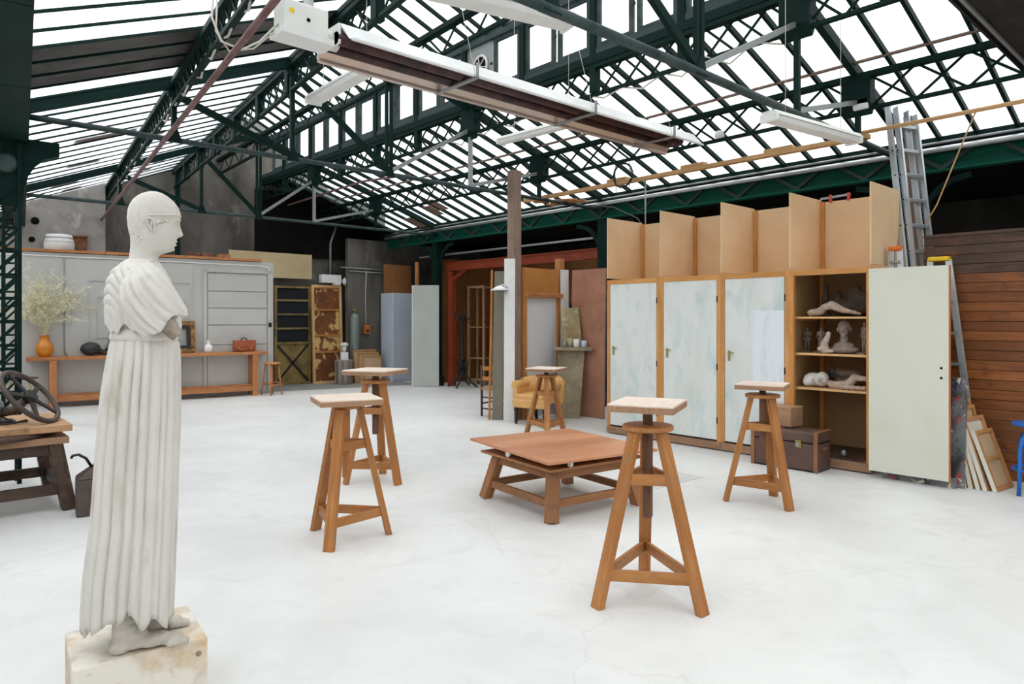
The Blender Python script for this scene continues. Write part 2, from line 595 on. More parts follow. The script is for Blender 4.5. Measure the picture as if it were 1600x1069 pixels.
M['greyfloor'] = m_stain('grey_concrete', (150, 150, 147), [((128, 127, 124), 2, 0.4, 0.7, 0.7)], 0.6, 0.05)
M['hatch'] = m_stain('pale_hatch', (206, 205, 201), [((188, 186, 181), 3, 0.4, 0.7, 0.7)], 0.5, 0.03)
# floor
fm = N('white_concrete_floor')
cf = lin(226, 226, 224)
v1 = fm.coords('Object')
f1 = fm.noise(v1, 0.55, 6, 0.6, 0.5)
f2 = fm.noise(v1, 2.6, 8, 0.65, 0.8)
f3 = fm.noise(v1, 24, 4, 0.6)
cc = fm.ramp(f1, [(0.30, lin(203, 203, 201)), (0.62, lin(222, 222, 220))])
cc = fm.mix(fm.ramp(f2, [(0.52, (0, 0, 0, 1)), (0.75, (0.45, 0.45, 0.45, 1))]), cc, lin(190, 189, 186))
cc = fm.mix(fm.ramp(f3, [(0.66, (0, 0, 0, 1)), (0.76, (0.25, 0.25, 0.25, 1))]), cc, lin(176, 170, 164))
vo = fm.n('TexVoronoi', feature='DISTANCE_TO_EDGE')
vo.inputs['Scale'].default_value = 0.30
nv = fm.n('TexNoise')
nv.inputs['Scale'].default_value = 2.2
nv.inputs['Detail'].default_value = 8
fm.l(v1, nv.inputs['Vector'])
vm = fm.n('VectorMath', operation='MULTIPLY_ADD')
fm.l(nv.outputs['Color'], vm.inputs[0])
vm.inputs[1].default_value = (0.8, 0.8, 0.0)
fm.l(v1, vm.inputs[2])
fm.l(vm.outputs[0], vo.inputs['Vector'])
crk = fm.ramp(vo.outputs['Distance'], [(0.0, (0.16, 0.16, 0.16, 1)), (0.0022, (0, 0, 0, 1))])
cc = fm.mix(crk, cc, lin(150, 146, 140))
fm.col(cc)
fm.pr(0.42, 0, 0.4)
fm.l(fm.ramp(f2, [(0.3, (0.34, 0.34, 0.34, 1)), (0.7, (0.55, 0.55, 0.55, 1))]), fm.b.inputs['Roughness'])
fm.bump(f3, 0.05, 0.01)
M['floor'] = fm.m

# wired glass: mostly clear to light, a little diffusing, dirty in patches
gm = N('wired_glass')
gv = gm.coords('Object', rnd=True)
gf = gm.noise(gv, 0.9, 5, 0.6)
tr = gm.n('BsdfTransparent')
gm.l(gm.ramp(gf, [(0.3, (0.88, 0.905, 0.92, 1)), (0.6, (0.955, 0.972, 0.985, 1))]), tr.inputs[0])
tl = gm.n('BsdfTranslucent')
tl.inputs[0].default_value = (0.85, 0.88, 0.9, 1)
gl = gm.n('BsdfGlossy')
gl.inputs['Roughness'].default_value = 0.2
gl.inputs['Color'].default_value = (0.8, 0.8, 0.8, 1)
ms = gm.n('MixShader')
ms.inputs[0].default_value = 0.05
gm.l(tr.outputs[0], ms.inputs[1])
gm.l(tl.outputs[0], ms.inputs[2])
ms2 = gm.n('MixShader')
ms2.inputs[0].default_value = 0.025
gm.l(ms.outputs[0], ms2.inputs[1])
gm.l(gl.outputs[0], ms2.inputs[2])
gm.l(ms2.outputs[0], gm.o.inputs['Surface'])
M['glass'] = gm.m
# frosted panes of the left slope: the same build with more scatter
fg = gm.m.copy()
fg.name = 'frosted_wired_glass'
fg.node_tree.nodes[ms.name].inputs[0].default_value = 0.45
fg.node_tree.nodes[tl.name].inputs[0].default_value = (0.95, 0.97, 1.0, 1)
M['frost'] = fg
gd = N('dark_window_glass')
gd.col(lin(46, 48, 52))
gd.pr(0.12, 0, 0.5)
M['glass_dark'] = gd.m


# ================================================================== THE BUILDING
# plan: +Y is the long axis of the hall; the left column line and the far partition are skewed by about 6.7 deg
def XN(n, Y):
    """plan position of the truss node lines (0 = left columns ... 6 = right columns)"""
    k = Y - 8.0
    return (0.95 + .118 * k, 2.30 + .120 * k, 3.64 + .114 * k, 5.00 + .053 * k, 6.40, 7.82, 9.45)[n]


ZN = (3.55, 4.10, 4.65, 5.05, 4.65, 4.20, 3.65)
TIE = 3.48
TRUSS_Y = (3.05, 8.0, 13.05)
Y_NEAR, Y_FAR = -3.5, 15.6
BAR = 0.385

o = obj('floor', MB().box((3.8, 6.2, -0.05), (20.5, 20.4, 0.1)), M['floor'])
struct(o, 'smooth worn white concrete floor')

o = obj('floor_strip', MB().hexa([(6.1, 14.22, 0), (9.35, 13.55, 0), (9.4, 15.2, 0), (6.1, 15.6, 0), (6.1, 14.22, .004), (9.35, 13.55, .004), (9.4, 15.2, .004), (6.1, 15.6, .004)], 1, 1, 1), M['greyfloor'])
struct(o, 'greyer concrete strip of floor in front of the far doors')
o = obj('floor_hatch', MB().hexa([(5.2, 3.78, 0), (5.92, 3.75, 0), (5.94, 4.2, 0), (5.22, 4.22, 0), (5.2, 3.78, .004), (5.92, 3.75, .004), (5.94, 4.2, .004), (5.22, 4.22, .004)], 1, 1, 1), M['hatch'])
struct(o, 'flat pale hatch plate in the floor right of the low table')
# ---- walls
mb = MB()
mb.box((5.05, Y_FAR + .1, 1.8), (16.5, 0.2, 3.7))
mb.prism([(-1.0, 3.64), (9.4, 3.64), (6.4, 6.0), (5.1, 6.3), (3.6, 6.0)], Y_FAR, Y_FAR + .2)
o = obj('wall_far', mb, M['concrete'])
struct(o, 'stained dark concrete end wall above the grey partition')
o = obj('wall_left', MB().bar((XN(0, Y_NEAR) - 2.3, Y_NEAR, 1.35), (XN(0, Y_FAR) - 2.3, Y_FAR, 1.35), 0.1, 2.7), M['wall_paint'])
struct(o, 'pale painted wall of the left aisle')
o = obj('wall_near', MB().box((3.8, Y_NEAR - .1, 1.7), (19.5, 0.2, 3.4)), M['wall_paint'])
struct(o, 'pale painted wall behind the viewpoint')
o = obj('wall_right', MB().box((13.2, 6.0, 1.85), (0.2, 19.4, 3.8)), M['concrete_dark'])
struct(o, 'dark wall at the back of the right aisle')
o = obj('ceiling_aisle', MB().box((11.45, 6.0, 3.52), (3.5, 19.4, 0.08)), M['deep_black'])
struct(o, 'dark low ceiling of the right aisle')
# dark masonry infill on the right of the far wall, in front of it
o = obj('wall_corner', MB().box((9.6, 15.2, 1.75), (2.6, 0.12, 3.5)), M['concrete'])
struct(o, 'stained concrete wall in the far right corner')
o = obj('wall_flue', MB().box((2.35, 15.3, 3.4), (1.5, 0.5, 1.6)), M['plaster'])
struct(o, 'pale patchy plaster chimney breast above the grey partition')
for (x, z, r) in ((1.98, 3.32, .065), (1.93, 2.98, .05)):
    d = obj('flue_hole', MB().lathe([(r, -.01), (r, .01)], 20, (x, 15.045, z), True, Matrix.Rotation(PI / 2, 3, 'X')), M['deep_black'], o)

o = obj('wall_loft', MB().box((7.9, Y_FAR - .03, 3.75), (3.4, 0.06, 1.5)), M['deep_black'])  # flat slab; the darkness inside the loft opening is put into its colour
struct(o, 'black slab painted as the dark of a loft opening high in the far wall')

# ---- glazed roofs
def ys(y0, y1):
    n = max(1, round((y1 - y0) / BAR))
    return [y0 + (y1 - y0) * i / n for i in range(n + 1)]


def slab4(name, pts, mat, parent, th=0.008):
    a = [V(p) for p in pts]
    nn = (a[1] - a[0]).cross(a[3] - a[0]).normalized() * th
    mb = MB().hexa([q for q in a] + [q + nn for q in a], 0.4, 0.4, 0.4)
    return obj(name, mb, mat, parent)


def corr(name, pts, mat, parent, n=14):
    """corrugated sheet between 4 corners (corrugations across pts0-pts3)"""
    a, b, c, d = [V(p) for p in pts]
    rings = []
    for i in range(n * 4 + 1):
        t = i / (n * 4)
        z = V((0, 0, 0.012 * math.cos(2 * PI * i / 4.0)))
        p0, p1 = a.lerp(d, t) + z, b.lerp(c, t) + z
        rings.append([p0, p1, p1 + V((0, 0, .004)), p0 + V((0, 0, .004))])
    return obj(name, MB().ring_loft(rings, True, True, False), mat, parent)


ceil_l = struct(thing('ceiling_left', 'left slope of the glazed roof with thin dark bars', 'ceiling'))
ceil_r = struct(thing('ceiling_right', 'right slope of the glazed roof with wide white panes', 'ceiling'))
ceil_t = struct(thing('ceiling_lantern', 'raised glazed lantern roof along the ridge', 'ceiling'))
UP = .07


def LP(n, Y, up=UP):
    if n == -1:
        return V((XN(0, Y) - 2.3, Y, ZN[0] - .9 + up))
    return V((XN(n, Y), Y, ZN[n] + up))


YL = ys(Y_NEAR, Y_FAR)
for i in range(len(YL) - 1):
    a, b = YL[i] + .012, YL[i + 1] - .012
    opaque = 6.35 < (a + b) / 2 < 7.6
    for n0, n1 in ((-1, 0), (0, 1), (1, 2)):
        pts = [LP(n0, a), LP(n1, a), LP(n1, b), LP(n0, b)]
        if opaque and n0 >= 0:
            corr('roofing_sheet', pts, M['sheet'], ceil_l, 5)
        else:
            slab4('pane', pts, M['frost'], ceil_l)
for i, y in enumerate(YL):
    ubar('glazing_bar', LP(-1, y, .06), LP(0, y, .06), .016, .022, M['green'], ceil_l)
    ubar('glazing_bar', LP(0, y, .06), LP(2, y, .06), .016, .022, M['green'], ceil_l)
# boards laid on the glass where panes were replaced
for (y, x0, x1, w) in ((5.35, .1, .55, .34), (10.55, .55, 1.3, .3), (12.3, .55, 1.0, .3), (11.1, 1.55, 1.75, .3), (14.0, .4, .8, .3), (14.8, .6, .9, .25), (13.9, 2.0, 2.2, .3), (14.6, 1.8, 2.05, .3)):
    def lz(x, yy):
        t = (x - 0) / 1.35
        return V((XN(0, yy) + x, yy, ZN[0] + .10 + t * .55))
    slab4('patch_board', [lz(x0, y - w / 2), lz(x1, y - w / 2), lz(x1, y + w / 2), lz(x0, y + w / 2)], M['wood_post'], ceil_l, .02)


def RP(n, Y, up=UP):
    if n == 7:
        return V((9.75, Y, ZN[6] - .11 + up))
    return V((XN(n, Y), Y, ZN[n] + up))


YR = ys(Y_NEAR, 14.75)
for i in range(len(YR) - 1):
    a, b = YR[i] + .016, YR[i + 1] - .016
    for n0, n1 in ((4, 5), (5, 7)):
        if n0 == 4:
            p0, p1 = RP(4, a), RP(5, a)
            q0, q1 = RP(4, b), RP(5, b)
            e0, e1 = p0.lerp(p1, .9), q0.lerp(q1, .9)
            slab4('pane', [p0, e0, e1, q0], M['glass'], ceil_r)
        else:
            p0, p1 = RP(5, a), RP(7, a)
            q0, q1 = RP(5, b), RP(7, b)
            e0 = RP(4, a).lerp(RP(5, a), .905)
            e1 = RP(4, b).lerp(RP(5, b), .905)
            slab4('pane', [e0, p1, q1, e1], M['glass'], ceil_r)
for i, y in enumerate(YR):
    ubar('glazing_bar', RP(4, y, .045), RP(5, y, .045), .038, .06, M['green'], ceil_r)
    ubar('glazing_bar', RP(5, y, .045), RP(7, y, .045), .038, .06, M['green'], ceil_r)
# seam batten just above the middle purlin
p0 = RP(4, Y_NEAR).lerp(RP(5, Y_NEAR), .88) - V((0, 0, .05))
p1 = RP(4, 14.75).lerp(RP(5, 14.75), .88) - V((0, 0, .05))
ubar('seam_batten', p0, p1, .05, .02, M['wood_post'], ceil_r)
for (y, t0, t1, w) in ((11.95, .30, .52, .36), (12.3, .4, .6, .3), (5.05, .86, 1.0, .3), (5.45, .86, 1.0, .3), (13.4, .55, .9, .34)):
    a0, a1 = RP(5, y - w / 2, .02).lerp(RP(7, y - w / 2, .02), t0), RP(5, y - w / 2, .02).lerp(RP(7, y - w / 2, .02), t1)
    b0, b1 = RP(5, y + w / 2, .02).lerp(RP(7, y + w / 2, .02), t0), RP(5, y + w / 2, .02).lerp(RP(7, y + w / 2, .02), t1)
    slab4('patch_board', [a0, a1, b1, b0], M['wood_post'], ceil_r, .015)
# opaque end of the right slope
slab4('roof_panel', [RP(4, 14.78), RP(7, 14.78), RP(7, Y_FAR), RP(4, Y_FAR)], M['deep_black'], ceil_r, .03)

# lantern roof over nodes 2..4
ZC0, ZC1, ZR = 4.72, 5.58, 6.12


def TP(s, Y):
    return {2: V((XN(2, Y), Y, ZC1 + .06)), 3: V((XN(3, Y) + .05, Y, ZR)), 4: V((XN(4, Y), Y, ZC1 + .06))}[s]


for i in range(len(YL) - 1):
    a, b = YL[i] + .014, YL[i + 1] - .014
    for s0, s1 in ((2, 3), (3, 4)):
        slab4('pane', [TP(s0, a), TP(s1, a), TP(s1, b), TP(s0, b)], M['glass'], ceil_t)
for y in YL:
    for s0, s1 in ((2, 3), (3, 4)):
        ubar('glazing_bar', TP(s0, y) - V((0, 0, .02)), TP(s1, y) - V((0, 0, .02)), .032, .055, M['green'], ceil_t)
ubar('ridge_beam', TP(3, Y_NEAR) - V((0, 0, .03)), TP(3, Y_FAR) - V((0, 0, .03)), .09, .1, M['green'], ceil_t)

# ---- clerestory walls of the lantern: window row on both sides
SUB = 1.2625


def clerestory(name, label, n):
    t = struct(thing(name, label, 'wall', (0, 0, 0)))
    p = lambda Y, z: V((XN(n, Y), Y, z))
    ubar('bottom_rail', p(Y_NEAR, ZC0 - .02), p(Y_FAR, ZC0 - .02), .12, .10, M['green'], t)
    ubar('sill', p(Y_NEAR, ZC0 + .07), p(Y_FAR, ZC0 + .07), .08, .09, M['greengrey'], t)
    ubar('top_rail', p(Y_NEAR, ZC1), p(Y_FAR, ZC1), .10, .12, M['greengrey'], t)
    k0 = math.floor((Y_NEAR - 3.05) / SUB)
    Y = 3.05 + k0 * SUB
    k = k0
    while Y < Y_FAR - .2:
        if Y > Y_NEAR:
            ubar('post', p(Y, ZC0 - .42), p(Y, ZC1), .10, .09, M['green'], t, (0, 1, 0))
        half = SUB / 2
        for h in range(2):
            a = Y + .06 + h * (half - .02)
            b = a + half - .08
            if a < Y_NEAR or b > Y_FAR:
                continue
            if n == 4 and k == 3 and h == 1:
                # blind panel with an extractor fan
                f = ubar('fan_panel', p(a - .02, (ZC0 + .1 + ZC1) / 2), p(b + .02, (ZC0 + .1 + ZC1) / 2), .03, ZC1 - ZC0 - .12, M['greysteel'], t)
                yc, zc = (a + b) / 2 - .05, ZC0 + .48
                Mx = Matrix.Rotation(-PI / 2, 3, 'Y')
                x = XN(4, yc) - .03
                obj('fan_ring', MB().tube([(x, yc + .15 * math.cos(q * PI / 12), zc + .15 * math.sin(q * PI / 12)) for q in range(24)], .02, 8, closed=True), M['offwhite'], t)
                obj('fan_opening', MB().lathe([(.14, 0), (.14, .01)], 24, (x, yc, zc), True, Mx), M['deep_black'], t)
                for q in range(6):
                    A = q * PI / 3 + .3
                    ubar('fan_guard', (x - .012, yc, zc), (x - .012, yc + .14 * math.cos(A), zc + .14 * math.sin(A)), .012, .012, M['offwhite'], t)
                continue
            fr = MB()
            z0, z1 = ZC0 + .11, ZC1 - .06
            w = .055
            for (ya, yb, za, zb) in ((a, a + w, z0, z1), (b - w, b, z0, z1), (a + w, b - w, z0, z0 + w), (a + w, b - w, z1 - w, z1)):
                fr.bar(p((ya + yb) / 2, za), p((ya + yb) / 2, zb), yb - ya, .045, (1, 0, 0))
            c = obj('casement', fr, M['greengrey'], t)
            slab4('pane', [p(a + w, z0 + w) + V((.004, 0, 0)), p(b - w, z0 + w) + V((.004, 0, 0)), p(b - w, z1 - w) + V((.004, 0, 0)), p(a + w, z1 - w) + V((.004, 0, 0))], M['glass'], c)
            if h == 0:
                ubar('catch', p(b + .01, zmid(z0, z1)) - V((.035, 0, 0)), p(b + .05, zmid(z0, z1)) - V((.035, 0, 0)), .02, .03, M['darkmetal'], c)
        Y += SUB
        k += 1
    return t


def zmid(a, b):
    return (a + b) / 2


clerestory('wall_clerestory', 'long row of small clerestory windows in weathered green frames', 4)
clerestory('wall_clerestory_left', 'clerestory window row on the left flank of the lantern', 2)

# ---- lattice purlins along the hall
def lattice(label, n, depth, step, cross, y0=Y_NEAR, y1=Y_FAR, ztop=None, name='lattice_purlin', xo=0.0):
    zt = (ZN[n] if ztop is None else ztop) - .03
    P = lambda Y, z: V((XN(n, Y) + xo, Y, z))
    t = thing(name, label, 'purlin', P(y0, zt - depth))
    ubar('top_chord', P(y0, zt), P(y1, zt), .10, .055, M['green'], t)
    ubar('bottom_chord', P(y0, zt - depth), P(y1, zt - depth), .055, .035, M['green'], t)
    Y = y0
    i = 0
    while Y + step <= y1 + 1e-3:
        if Y + step > 1.0:
            if cross:
                ubar('lattice_bar', P(Y, zt - depth), P(Y + step, zt), .012, .026, M['green'], t)
                ubar('lattice_bar', P(Y, zt) + V((.014, 0, 0)), P(Y + step, zt - depth) + V((.014, 0, 0)), .012, .026, M['green'], t)
            else:
                a, b = (zt - depth, zt) if i % 2 == 0 else (zt, zt - depth)
                ubar('lattice_bar', P(Y, a), P(Y + step, b), .012, .026, M['green'], t)
        Y += step
        i += 1
    return t


lattice('dark green lattice beam under the left glass slope, nearest the left columns', 1, .22, .20, True)
lattice('dark green lattice beam carrying the foot of the lantern on its left side', 2, .30, .30, True)
lattice('dark green lattice beam along the middle of the roof beneath the ridge', 3, .30, .34, False)
lattice('green cross-lattice beam directly under the clerestory windows', 4, .34, .36, True)
lattice('green cross-lattice beam half way down the right glass slope', 5, .36, .46, True)

# eave girders
t = thing('eave_girder', 'long green riveted eave girder with zigzag braces above the cabinets', 'girder', (9.45, Y_NEAR, 3.25))
ubar('web_plate', (9.47, Y_NEAR, 3.45), (9.47, Y_FAR, 3.45), .03, .24, M['green2'], t)
ubar('top_flange', (9.43, Y_NEAR, 3.665), (9.43, Y_FAR, 3.665), .16, .13, M['green'], t)
ubar('bottom_flange', (9.45, Y_NEAR, 3.335), (9.45, Y_FAR, 3.335), .14, .025, M['green2'], t)
y = .6
while y < Y_FAR - .6:
    ubar('zigzag_bar', (9.43, y, 3.56), (9.43, y + .30, 3.36), .04, .045, M['greengrey'], t)
    ubar('zigzag_bar', (9.43, y + .30, 3.36), (9.43, y + .60, 3.56), .04, .045, M['greengrey'], t)
    y += .9
t = thing('eave_girder', 'dark green box girder over the left column line, seen from below', 'girder', (XN(0, Y_NEAR), Y_NEAR, 3.2))
for i in range(12):
    ya = Y_NEAR + (Y_FAR - Y_NEAR) * i / 12
    yb = Y_NEAR + (Y_FAR - Y_NEAR) * (i + 1) / 12 - .012
    ubar('girder_panel', (XN(0, ya) - .10, ya, 3.38), (XN(0, yb) - .10, yb, 3.38), .30, .34, M['green'], t)

# ---- trusses
def truss(Y, label):
    t = thing('roof_truss', label, 'truss', (XN(0, Y), Y, TIE))
    P = lambda n, z: V((XN(n, Y), Y, z))
    obj('tie_rod', MB().tube([P(0, TIE) - t.location, P(3, TIE + .01) - t.location, P(6, TIE) - t.location], .036 if Y < 5 else .03, 10), M['greengrey'], t)
    g = M['green']
    for n in range(6):
        w = .06 if n in (2, 3) else .075
        ubar('rafter', P(n, ZN[n] + .0), P(n + 1, ZN[n + 1] + .0), w, .11, g, t)
    for n in (1, 2, 3, 4, 5):
        m = M['greysteel'] if n == 4 and Y > 5 else g  # grey on this strut carries painted-in light, unlike its dark neighbours
        if n == 3:
            for s in (-.035, .035):
                ubar('king_post', P(3, TIE) + V((s, 0, 0)), P(3, ZN[3]) + V((s, 0, 0)), .035, .04, g, t)
        else:
            ubar('strut', P(n, TIE), P(n, ZN[n]), .05, .05, m, t)
    for (a, b) in ((1, 2), (2, 3)):
        ubar('brace', P(a, ZN[a] - .12), P(b, TIE + .04), .045, .07, g, t)
    for (a, b) in ((4, 3), (5, 4)):
        ubar('brace', P(a, ZN[a] - .3), P(b, TIE + .04), .04, .05, M['greysteel'], t)  # light falling on the right-hand braces is put into this grey
    for n in (4, 5):
        c = P(n, ZN[n] - .22)
        mb = MB().prism([(-.07, .2), (.07, .2), (.07, -.12), (0, -.24), (-.07, -.12)], -.15, .15)
        obj('gusset', mb, g, t, loc=c - t.location)
    for n in (1, 2, 3):
        mb = MB().prism([(-.09, .06), (.09, .06), (.06, -.10), (-.06, -.10)], -.03, .03)
        obj('gusset', mb, g, t, loc=P(n, ZN[n] - .05) - t.location)
        obj('gusset', MB().prism([(-.08, -.05), (.08, -.05), (.03, .09), (-.03, .09)], -.03, .03), g, t, loc=P(n, TIE + .03) - t.location)
    return t


truss(3.05, 'dark green roof truss nearest the viewpoint, its tie crossing the upper right')
truss(8.0, 'dark green roof truss in mid hall, its tie running behind the long heater')
truss(13.05, 'dark green roof truss farthest away, in front of the dark gable')
# intermediate light rafter near the far end
ubar('gable_post', (XN(2, 15.3), 15.3, 2.8), (XN(2, 15.3), 15.3, 4.6), .08, .08, M['green'])
tag(bpy.context.scene.objects['gable_post'], 'slim green steel post against the concrete gable', 'post')

# ---- columns
def right_column(Y, label):
    t = thing('steel_column', label, 'column', (9.45, Y, 0))
    obj('shaft', MB().box((0, 0, 1.65), (.16, .2, 3.3)), M['green'], t)
    obj('base_plate', MB().box((0, 0, .12), (.22, .26, .24)), M['darkmetal'], t)
    for s in (-1, 1):
        pts = [(0, s * .1, 2.65)] + [(0, s * (.1 + .55 * (1 - math.cos(a))), 2.65 + .6 * math.sin(a)) for a in (.3, .6, .9, 1.2, 1.57)]
        mb = MB()
        for i in range(len(pts) - 1):
            mb.bar(pts[i], pts[i + 1], .07, .06, (1, 0, 0))
        obj('arch_bracket', mb, M['green'], t)
    return t


right_column(13.05, 'dark green steel column with curved brackets beside the grey panel')
right_column(8.0, 'dark green steel column behind the closed cabinets')
right_column(3.05, 'dark green steel column behind the tall ladder')


def left_column(Y, label, cap=True):
    t = thing('lattice_column', label, 'column', (XN(0, Y) - .13, Y, 0))
    for sx in (-.10, .10):
        for sy in (-.08, .08):
            obj('corner_angle', MB().box((sx, sy, 1.6), (.035, .035, 3.2)), M['green'], t)
    z = .2
    while z < 3.0:
        ubar('lacing_bar', t.location + V((-.1, -.08, z)), t.location + V((.1, -.08, z + .22)), .012, .03, M['green'], t)
        ubar('lacing_bar', t.location + V((-.1, -.06, z + .22)), t.location + V((.1, -.06, z + .22)), .012, .03, M['green'], t)
        z += .22
    if not cap:
        return t
    mb = MB().prism([(-.16, 3.25), (.42, 3.25), (.42, 3.12)] + [(.12 + .30 * (1 - math.cos(a)), 2.62 + .5 * math.sin(a)) for a in (1.5, 1.2, .9, .6, .3, 0)] + [(-.16, 2.62)], -.07, .07)
    h = obj('capital_bracket', mb, M['green'], t)
    obj('boss', MB().lathe([(.09, 0), (.09, .02), (.06, .035)], 20, (0, -.07, 3.0), True, Matrix.Rotation(PI / 2, 3, 'X')), M['greengrey'], h)
    return t


left_column(8.0, 'dark green lattice column with arched bracket at the left edge')
left_column(13.05, 'dark green lattice column near the left end of the grey partition', False)

# ---- near canopy edge at the upper right
t = thing('canopy_beam', 'dark corrugated canopy edge hanging into the upper right corner', 'canopy', (4.0, 1.0, 3.6))
corr('canopy_sheet', [(4.2, .72, 3.60), (9.3, .72, 3.60), (9.3, 1.40, 3.60), (4.2, 1.40, 3.60)], M['sheet_dark'], None, 5)
cs = bpy.context.scene.objects['canopy_sheet']
cs.parent = t
cs.location = -t.location
ubar('edge_trim', (4.2, 1.40, 3.61), (9.3, 1.40, 3.61), .02, .05, M['darkmetal'], t)
ubar('edge_pipe', (4.2, 1.33, 3.56), (9.3, 1.33, 3.56), .02, .02, M['greysteel'], t)


# ================================================================== STATUE AND PLINTH
ROT_S = math.radians(-11)                    # the statue is seen in profile, facing across the hall
st = thing('draped_statue', 'life-size white plaster statue of a robed figure, arms broken off, standing on a block', 'statue', (.766, 3.055, .25), ROT_S)
st.scale = (.885, .94, 1.0)


def interp(tab, z):
    """smooth interpolation in a table of rows (z, a, b, ...) sorted by z"""
    if z <= tab[0][0]:
        return tab[0][1:]
    for i in range(len(tab) - 1):
        a, b = tab[i], tab[i + 1]
        if z <= b[0]:
            t = (z - a[0]) / (b[0] - a[0])
            return tuple(p + (q - p) * t for p, q in zip(a[1:], b[1:]))
    return tab[-1][1:]


# skirt: (z, back x, front x, half width)
SK = [(.08, -.250, .127, .185), (.155, -.249, .128, .185), (.294, -.240, .133, .185), (.49, -.214, .141, .182), (.688, -.200, .146, .18), (.897, -.184, .155, .178),
      (.995, -.175, .155, .176), (1.09, -.160, .153, .172), (1.186, -.142, .150, .165), (1.25, -.124, .122, .148), (1.30, -.12, .12, .145)]
NS = 300
rs = random.Random(3)
NP = 23
pleat = []
acc = 0.0
for k in range(NP):
    pleat.append((acc, rs.uniform(.55, 1.5), rs.uniform(.6, 1.3)))
    acc += pleat[-1][1]


def pleat_f(th, z):
    """0..1 ridge profile round the skirt: rounded ridges and narrow grooves"""
    s = (th / (2 * PI)) % 1.0 * acc
    for k in range(NP):
        a, w, d = pleat[k]
        if s <= a + w:
            u = (s - a) / w
            return d * (math.sin(PI * u) ** .36)
    return 0.0


def skirt_hem(th):
    c = math.cos(th)
    h = .105 + .022 * math.sin(th * 5 + 1) + .014 * math.sin(th * 11)
    near = max(0, -math.sin(th))
    h += .085 * near * math.exp(-((c + .20) / .32) ** 4)
    return h


rings = []
NZ = 46
for i in range(NZ + 1):
    t = i / NZ
    ring = []
    for j in range(NS):
        th = 2 * PI * j / NS
        z0 = skirt_hem(th)
        z = z0 + (1.30 - z0) * t
        xb, xf, w = interp(SK, z)
        cx, a = (xb + xf) / 2, (xf - xb) / 2
        amp = .020 * min(1, (1.26 - z) / .25 + .25) * (1.0 + .35 * (1 - t))
        amp = max(amp, .003)
        th2 = th + .012 * math.sin(2 * z + th)
        r = -amp * (1.0 - pleat_f(th2, z)) + .0015 * math.sin(7 * th + 2 * z)
        ct, sn = math.cos(th), math.sin(th)
        ring.append((cx + (a + r) * ct, (w + r) * sn, z))
    rings.append(ring)
inner = [[(x * .94 - .004, y * .93, z + .004) for x, y, z in rings[0]]]
deep = [[(x * .86 - .01, y * .86, z + .16) for x, y, z in rings[0]]]
obj('skirt', MB().ring_loft(deep + inner + rings, True, True), M['stone'], st)

# belt
rings = []
for z, g in ((1.215, .000), (1.22, .006), (1.235, .009), (1.25, .008), (1.262, .003)):
    xb, xf, w = interp(SK, z)
    rings.append([((xb + xf) / 2 + ((xf - xb) / 2 + g) * math.cos(q), (w + g) * math.sin(q), z) for q in [2 * PI * j / 64 for j in range(64)]])
obj('belt', MB().ring_loft(rings), M['stone'], st)

# bodice with diagonal folds and a bloused lower edge
BD = [(1.258, -.148, .149, .186), (1.283, -.150, .151, .190), (1.32, -.154, .147, .197), (1.374, -.156, .137, .206), (1.425, -.152, .122, .212), (1.462, -.142, .104, .208), (1.490, -.126, .088, .188), (1.510, -.106, .074, .150), (1.524, -.088, .066, .105), (1.534, -.074, .060, .072), (1.538, -.066, .056, .060)]


def fold(x):
    return abs(math.sin(x)) ** .6 - .55


rings = []
NB = 200
NR = 84
for i in range(NR + 1):
    z = 1.258 + (1.538 - 1.258) * i / NR
    xb, xf, w = interp(BD, z)
    cx, a = (xb + xf) / 2, (xf - xb) / 2
    ring = []
    for j in range(NB):
        th = 2 * PI * j / NB
        ct, sn = math.cos(th), math.sin(th)
        k = min(1, max(0, (1.538 - z) / .05))
        low = max(0.0, min(1.0, (1.38 - z) / .09))
        diag = fold(78 * (z + .20 * ct + .06 * ct * ct) + .8 * math.sin(5 * th))
        vert = fold(15 * th + 1.2 * math.sin(9 * z))
        r = k * (.010 * diag * (1 - low) + .012 * vert * low)
        e = 1.0 - .06 * abs(math.sin(2 * th))
        hemz = (.016 * math.sin(7 * th + 1) + .010 * math.sin(15 * th)) * max(0, 1 - (z - 1.258) / .10)
        ring.append((cx + (a * e + r) * ct, (w * e + r) * sn, z - max(-.02, hemz) * low))
    rings.append(ring)
under = [[(x * .97, y * .97, z + .006) for x, y, z in rings[0]], [(x * .80, y * .74, 1.275) for x, y, z in rings[0]]]
rings = under[::-1] + rings
obj('bodice', MB().ring_loft(rings), M['stone'], st)


